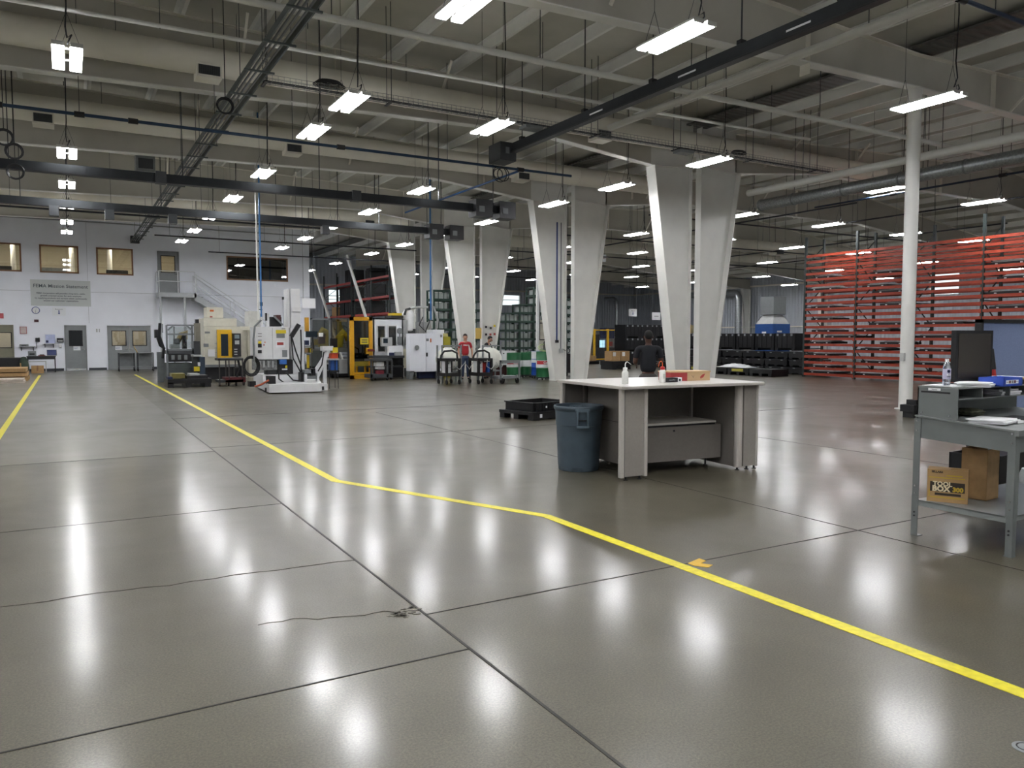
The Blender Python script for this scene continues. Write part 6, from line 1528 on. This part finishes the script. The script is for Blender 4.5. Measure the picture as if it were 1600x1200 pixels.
# lift-table frame behind the desk
t = thing('lift_desk_frame', 'grey and black lift desk frame standing behind the shop desk', 'desk frame', (DX + 1.34, DY + .93, 0))
B(-.04, .04, -.05, .05, .0, .85).build('column', mgrey, t); B(-.055, -.035, -.06, .06, .4, .42).build('strap', black, t); B(-.35, .6, -.07, .42, .87, .9).build('desktop', blackm, t); B(-.3, .5, -.03, .03, .82, .87).build('crossbar', black, t)
B(-.045, .045, -.06, .06, .45, .49).build('clamp', black, t); B(-.045, .045, -.06, .06, .7, .74).build('clamp', black, t); B(-.06, .06, -.08, .5, .0, .03).build('foot_bar', dgrey, t)
MB().tube([(-.3, 0, .82), (-.28, -.02, .6), (-.2, 0, .72), (-.12, 0, .82)], .008, 6).build('cable', hose, t)
MB().tube([(-.3, -.03, .5), (-.42, -.1, .1), (-.2, -.1, .015), (.2, -.15, .012), (.9, -.1, .012)], .007, 6).build('floor_cable', hose, t)
B(-.33, -.27, -.05, 0, .5, .87).build('side_leg', black, t)
# blue partition behind
t = thing('blue_partition', 'tall blue fabric partition with a black frame at the right edge', 'partition', (9.58, 5.3, 0), 0)
pf = mat('partition_blue', '#7482a4', .85, var=.05, scale=60)
B(.05, 2.2, -.02, .02, .1, 1.82).build('fabric_panel', pf, t); B(0, .05, -.04, .04, 0, 1.86).build('side_post', black, t); B(0, 2.2, -.04, .04, 1.82, 1.86).build('top_rail', black, t); B(0, 2.2, -.03, .03, .04, .1).build('bottom_rail', black, t)
for x in (.03, 2.15): B(x - .03, x + .03, -.2, .2, 0, .03).build('foot', black, t)
t = thing('red_bar', 'red pole with a black grip leaning against the blue partition', 'pole', (9.72, 5.1, 0)); MB().tube([(.0, -.12, 0), (.04, .1, 1.25)], .025, 10).build('shaft', redm, t); MB().tube([(.04, .1, 1.25), (.046, .14, 1.5)], .032, 10).build('grip', black, t)
t = thing('black_bin', 'black open bin on the floor in front of the blue partition', 'bin', (8.62, 4.62, 0), .1)
MB().box(-.32, .32, -.25, .25, 0, .02).box(-.32, .32, -.25, -.23, 0, .4).box(-.32, .32, .23, .25, 0, .4).box(-.32, -.3, -.25, .25, 0, .4).box(.3, .32, -.25, .25, 0, .4).build('bin_body', black, t); B(-.35, .35, -.28, -.24, .38, .42).build('rim', black, t)
MB().add([(-.3, -.2, .4), (.28, -.2, .4), (.2, .2, .44), (-.2, .15, .62)], [(0, 1, 2, 3)]).build('liner_flap', blackm, t)
solo(MB().lathe([(.0001, 0), (.09, .01), (.14, .1), (.15, .22), (.12, .3), (.06, .3), (.0001, .28)], 12), 'white_bag', mat('bag_white', '#b9bcbd', .6, var=.15, scale=15), 'white plastic bag liner on the floor at the right edge', 'bag', (8.55, 4.1, 0))
t = thing('black_bracket', 'black plastic clamp block on the floor beside the round pole', 'clamp', (15.0, 9.55, 0)); B(-.2, .2, -.15, .15, .12, .26).build('block', black, t); B(-.07, .1, -.1, .1, .26, .36).build('top_block', black, t); B(-.05, .05, -.16, -.15, .02, .12).build('white_tag', paper, t); B(-.15, .2, -.12, .12, 0, .12).build('foot', black, t); B(.2, .45, -.1, .1, .1, .28).build('side_block', black, t)

# ------------------------------------------------------------------ people
def skinmesh(name, nodes, edges, m, parent, sub=2, root=0, sy=1.0):
    me = bpy.data.meshes.new(name); me.from_pydata([n[0] for n in nodes], edges, []); 
    o = bpy.data.objects.new(name, me); COL.objects.link(o)
    sk = o.modifiers.new('skin', 'SKIN'); sk.use_smooth_shade = True; sk.branch_smoothing = .6
    for i, n_ in enumerate(nodes):
        r = n_[1]; d = me.skin_vertices[0].data[i]
        d.radius = (r, r) if not isinstance(r, tuple) else r; d.use_root = (i == root)
    su = o.modifiers.new('sub', 'SUBSURF'); su.levels = sub; su.render_levels = sub
    bpy.context.view_layer.update()
    me2 = bpy.data.meshes.new_from_object(o.evaluated_get(bpy.context.evaluated_depsgraph_get()))
    bpy.data.objects.remove(o)
    me2.materials.clear(); me2.materials.append(m)
    for p in me2.polygons: p.use_smooth = True
    o = bpy.data.objects.new(name, me2); COL.objects.link(o); o.parent = parent
    return o
# figures face -Y in their own frame; x is the wearer's left-right
def figure(label, loc, rz, H, skin, hair, shirt, pants, arms, lean=0., bulk=1.0, short_hair=True, logo=False, legs=None):
    t = thing('person', label, 'person', loc, rz); k = H / 1.78
    def P(x, y, z):
        z *= k; x *= k; y *= k
        if z > .95 * k:
            dz = z - .95 * k; y2 = y * math.cos(lean) - dz * math.sin(lean); z2 = .95 * k + dz * math.cos(lean) + y * math.sin(lean); y, z = y2, z2
        return (x, y, z)
    b = bulk
    nodes = [(P(0, 0, .95), .1 * k * b), (P(0, -.005, 1.1), .1 * k * b), (P(0, 0, 1.3), .12 * k * b), (P(0, .01, 1.43), .08 * k), (P(0, .0, 1.52), .055 * k), (P(0, -.012, 1.6), (.08 * k, .095 * k)), (P(0, -.015, 1.67), (.084 * k, .104 * k)), (P(0, -.005, 1.74), (.055 * k, .065 * k))]
    edges = [(i, i + 1) for i in range(7)]
    L = legs or [(.1, 0), (.1, 0)]
    hands = []
    for s_, (elbow, wrist) in zip((-1, 1), arms):
        i0 = len(nodes); sh_ = (s_ * .185 * b, .01, 1.42)
        nodes += [(P(*sh_), .058 * k * b), (P(*elbow), .043 * k * b), (P(*wrist), .028 * k)]
        edges += [(3, i0), (i0, i0 + 1), (i0 + 1, i0 + 2)]
        hands.append((elbow, wrist, i0 + 2))
    for s_ in (-1, 1):
        i0 = len(nodes)
        nodes += [(P(s_ * .09, 0, .84), .075 * k), (P(s_ * .11, -.02, .5), .062 * k), (P(s_ * .115, .02, .1), .034 * k), (P(s_ * .12, -.1, .04), .024 * k)]
        edges += [(0, i0), (i0, i0 + 1), (i0 + 1, i0 + 2), (i0 + 2, i0 + 3)]
    # palms and fingers
    for (el, wr, wi) in hands:
        d = (Vector(P(*wr)) - Vector(P(*el))).normalized(); w0 = Vector(P(*wr))
        side = d.cross(Vector((1, 0, 0))).normalized() if abs(d.x) < .9 else Vector((0, 1, 0))
        palm = w0 + d * .06 * k; i0 = len(nodes); nodes.append((tuple(palm), .026 * k)); edges.append((wi, i0))
        curl = d.cross(side)
        for f_, (off, ln) in enumerate([(-.03, .065), (-.01, .078), (.01, .072), (.028, .055)]):
            a = palm + side * off * k + d * .03 * k; c = a + d * ln * .55 * k; e = c + (d * .5 + Vector((0, -.4, 0))).normalized() * ln * .45 * k
            j = len(nodes); nodes += [(tuple(a), .0095 * k), (tuple(c), .009 * k), (tuple(e), .007 * k)]; edges += [(i0, j), (j, j + 1), (j + 1, j + 2)]
        a = w0 + d * .03 * k - side * .03 * k; c = a + (d - side).normalized() * .04 * k
        j = len(nodes); nodes += [(tuple(a), .011 * k), (tuple(c), .009 * k)]; edges += [(i0, j), (j, j + 1)]
    skinmesh('body', nodes, edges, skin, t)
    # shirt
    b = bulk * 1.0
    sn = [(P(0, -.005, .91), (.155 * k * b, .125 * k * b)), (P(0, -.01, 1.1), (.155 * k * b, .13 * k * b)), (P(0, 0, 1.3), (.175 * k * b, .14 * k * b)), (P(0, .01, 1.425), (.12 * k * b, .1 * k * b)), (P(0, .005, 1.49), (.07 * k, .065 * k))]
    se = [(0, 1), (1, 2), (2, 3), (3, 4)]
    for s_, (elbow, wrist) in zip((-1, 1), arms):
        i0 = len(sn); sh_ = Vector((s_ * .19 * b, .01, 1.415)); e_ = sh_.lerp(Vector(elbow), .8)
        sn += [(P(*sh_), .064 * k * b), (P(*e_), .056 * k * b)]; se += [(3, i0), (i0, i0 + 1)]
    skinmesh('shirt', sn, se, shirt, t)
    pn = [(P(0, 0, .98), (.165 * k * b, .135 * k * b)), (P(0, 0, .88), (.165 * k * b, .14 * k * b))]; pe = [(0, 1)]
    for s_ in (-1, 1):
        i0 = len(pn); pn += [(P(s_ * .1, 0, .78), .12 * k * b), (P(s_ * .112, -.02, .5), .09 * k * b), (P(s_ * .118, .015, .07), .066 * k)]; pe += [(1, i0), (i0, i0 + 1), (i0 + 1, i0 + 2)]
    skinmesh('trousers', pn, pe, pants, t)
    shoe = mat('dark_shoe', '#1c1a19', .5)
    for s_ in (-1, 1): skinmesh('shoe', [(P(s_ * .12, .05, .045), .045 * k), (P(s_ * .12, -.06, .045), .043 * k), (P(s_ * .125, -.16, .033), .033 * k)], [(0, 1), (1, 2)], shoe, t)
    # hair cap and face
    hm = MB(); n1, n2 = 16, 10; c0 = Vector(P(0, 0.0, 1.685)); v = []; f = []
    for i in range(n2 + 1):
        th = PI * .62 * i / n2
        for j in range(n1):
            ph = 2 * PI * j / n1; back = max(0, math.sin(ph))
            th2 = th * (1 + .25 * back) if math.sin(ph) > 0 else th * (.72)
            v.append((c0.x + .088 * k * math.sin(th2) * math.cos(ph), c0.y + .108 * k * math.sin(th2) * math.sin(ph), c0.z + .105 * k * math.cos(th2)))
    for i in range(n2):
        for j in range(n1): f.append((i * n1 + j, i * n1 + (j + 1) % n1, (i + 1) * n1 + (j + 1) % n1, (i + 1) * n1 + j))
    hm.add(v, f, True).build('hair', hair, t)
    eye = mat('eye_dark', '#1a1412', .3, var=0); lip = mat('lip', '#8a4a42', .5, var=0)
    for s_ in (-1, 1):
        q = P(s_ * .032, -.108, 1.665); MB().lathe([(.0001, -.006), (.011, 0), (.0001, .006)], 8, Matrix.Translation(q)).build('eye', eye, t)
        q = P(s_ * .083, -.0, 1.65); MB().tube([(q[0], q[1], q[2] - .025 * k), (q[0] + s_ * .01, q[1] + .008, q[2]), (q[0], q[1], q[2] + .028 * k)], [.008, .012, .009], 6).build('ear', skin, t)
    a, c_ = P(0, -.108, 1.665), P(0, -.135, 1.63); MB().tube([a, c_, P(0, -.11, 1.618)], [.008, .016, .01], 7).build('nose', skin, t)
    MB().tube([P(-.024, -.108, 1.592), P(0, -.115, 1.59), P(.024, -.108, 1.592)], .006, 6).build('mouth', lip, t)
    if logo: text('FEMA', .075, mat('shirt_print', '#e0d8d4', .6, var=0), t, Matrix.Translation(P(0, -.158, 1.33)) @ FACE_Y, bold=.003)
    return t
sk1 = mat('skin_light', '#b98a72', .5, var=.03, scale=20); sk2 = mat('skin_dark', '#4a2f24', .5, var=.03, scale=20)
figure('person in a red printed T-shirt and jeans standing between the white tanks', (onfloor(727, 26.75), 26.75, 0), math.radians(-20), 1.76, sk1, mat('hair_brown', '#2a1d15', .7), mat('tshirt_red', '#a8242c', .8, var=.05), mat('jeans', '#2b3a55', .8, var=.08), [((-.27, .03, 1.15), (-.25, -.08, .92)), ((.27, .03, 1.15), (.27, -.04, .9))], logo=True)
px_man = onfloor(1013, 11.9)
figure('person with short black hair in a black T-shirt seen from behind beyond the counter', (px_man, 11.9, 0), math.radians(180 - 40 + 10), 1.77, sk2, mat('hair_black', '#0d0b0a', .8), mat('tshirt_black', '#14161c', .85, var=.08), mat('trousers_grey', '#34302e', .8, var=.08), [((-.265, .0, 1.15), (-.2, -.24, 1.08)), ((.265, .0, 1.15), (.2, -.24, 1.08))], bulk=1.14)
figure('person in dark clothes with dark hair bending over behind the right white tank', (onfloor(756, 26.9), 26.9, 0), math.radians(40), 1.72, sk1, mat('hair_black', '#0d0b0a'), mat('jacket_dark', '#1b1a20', .85), mat('trousers_dark', '#20242c', .8), [((-.26, -.2, 1.2), (-.15, -.42, 1.15)), ((.26, -.2, 1.2), (.15, -.42, 1.15))], lean=.38, bulk=1.1)
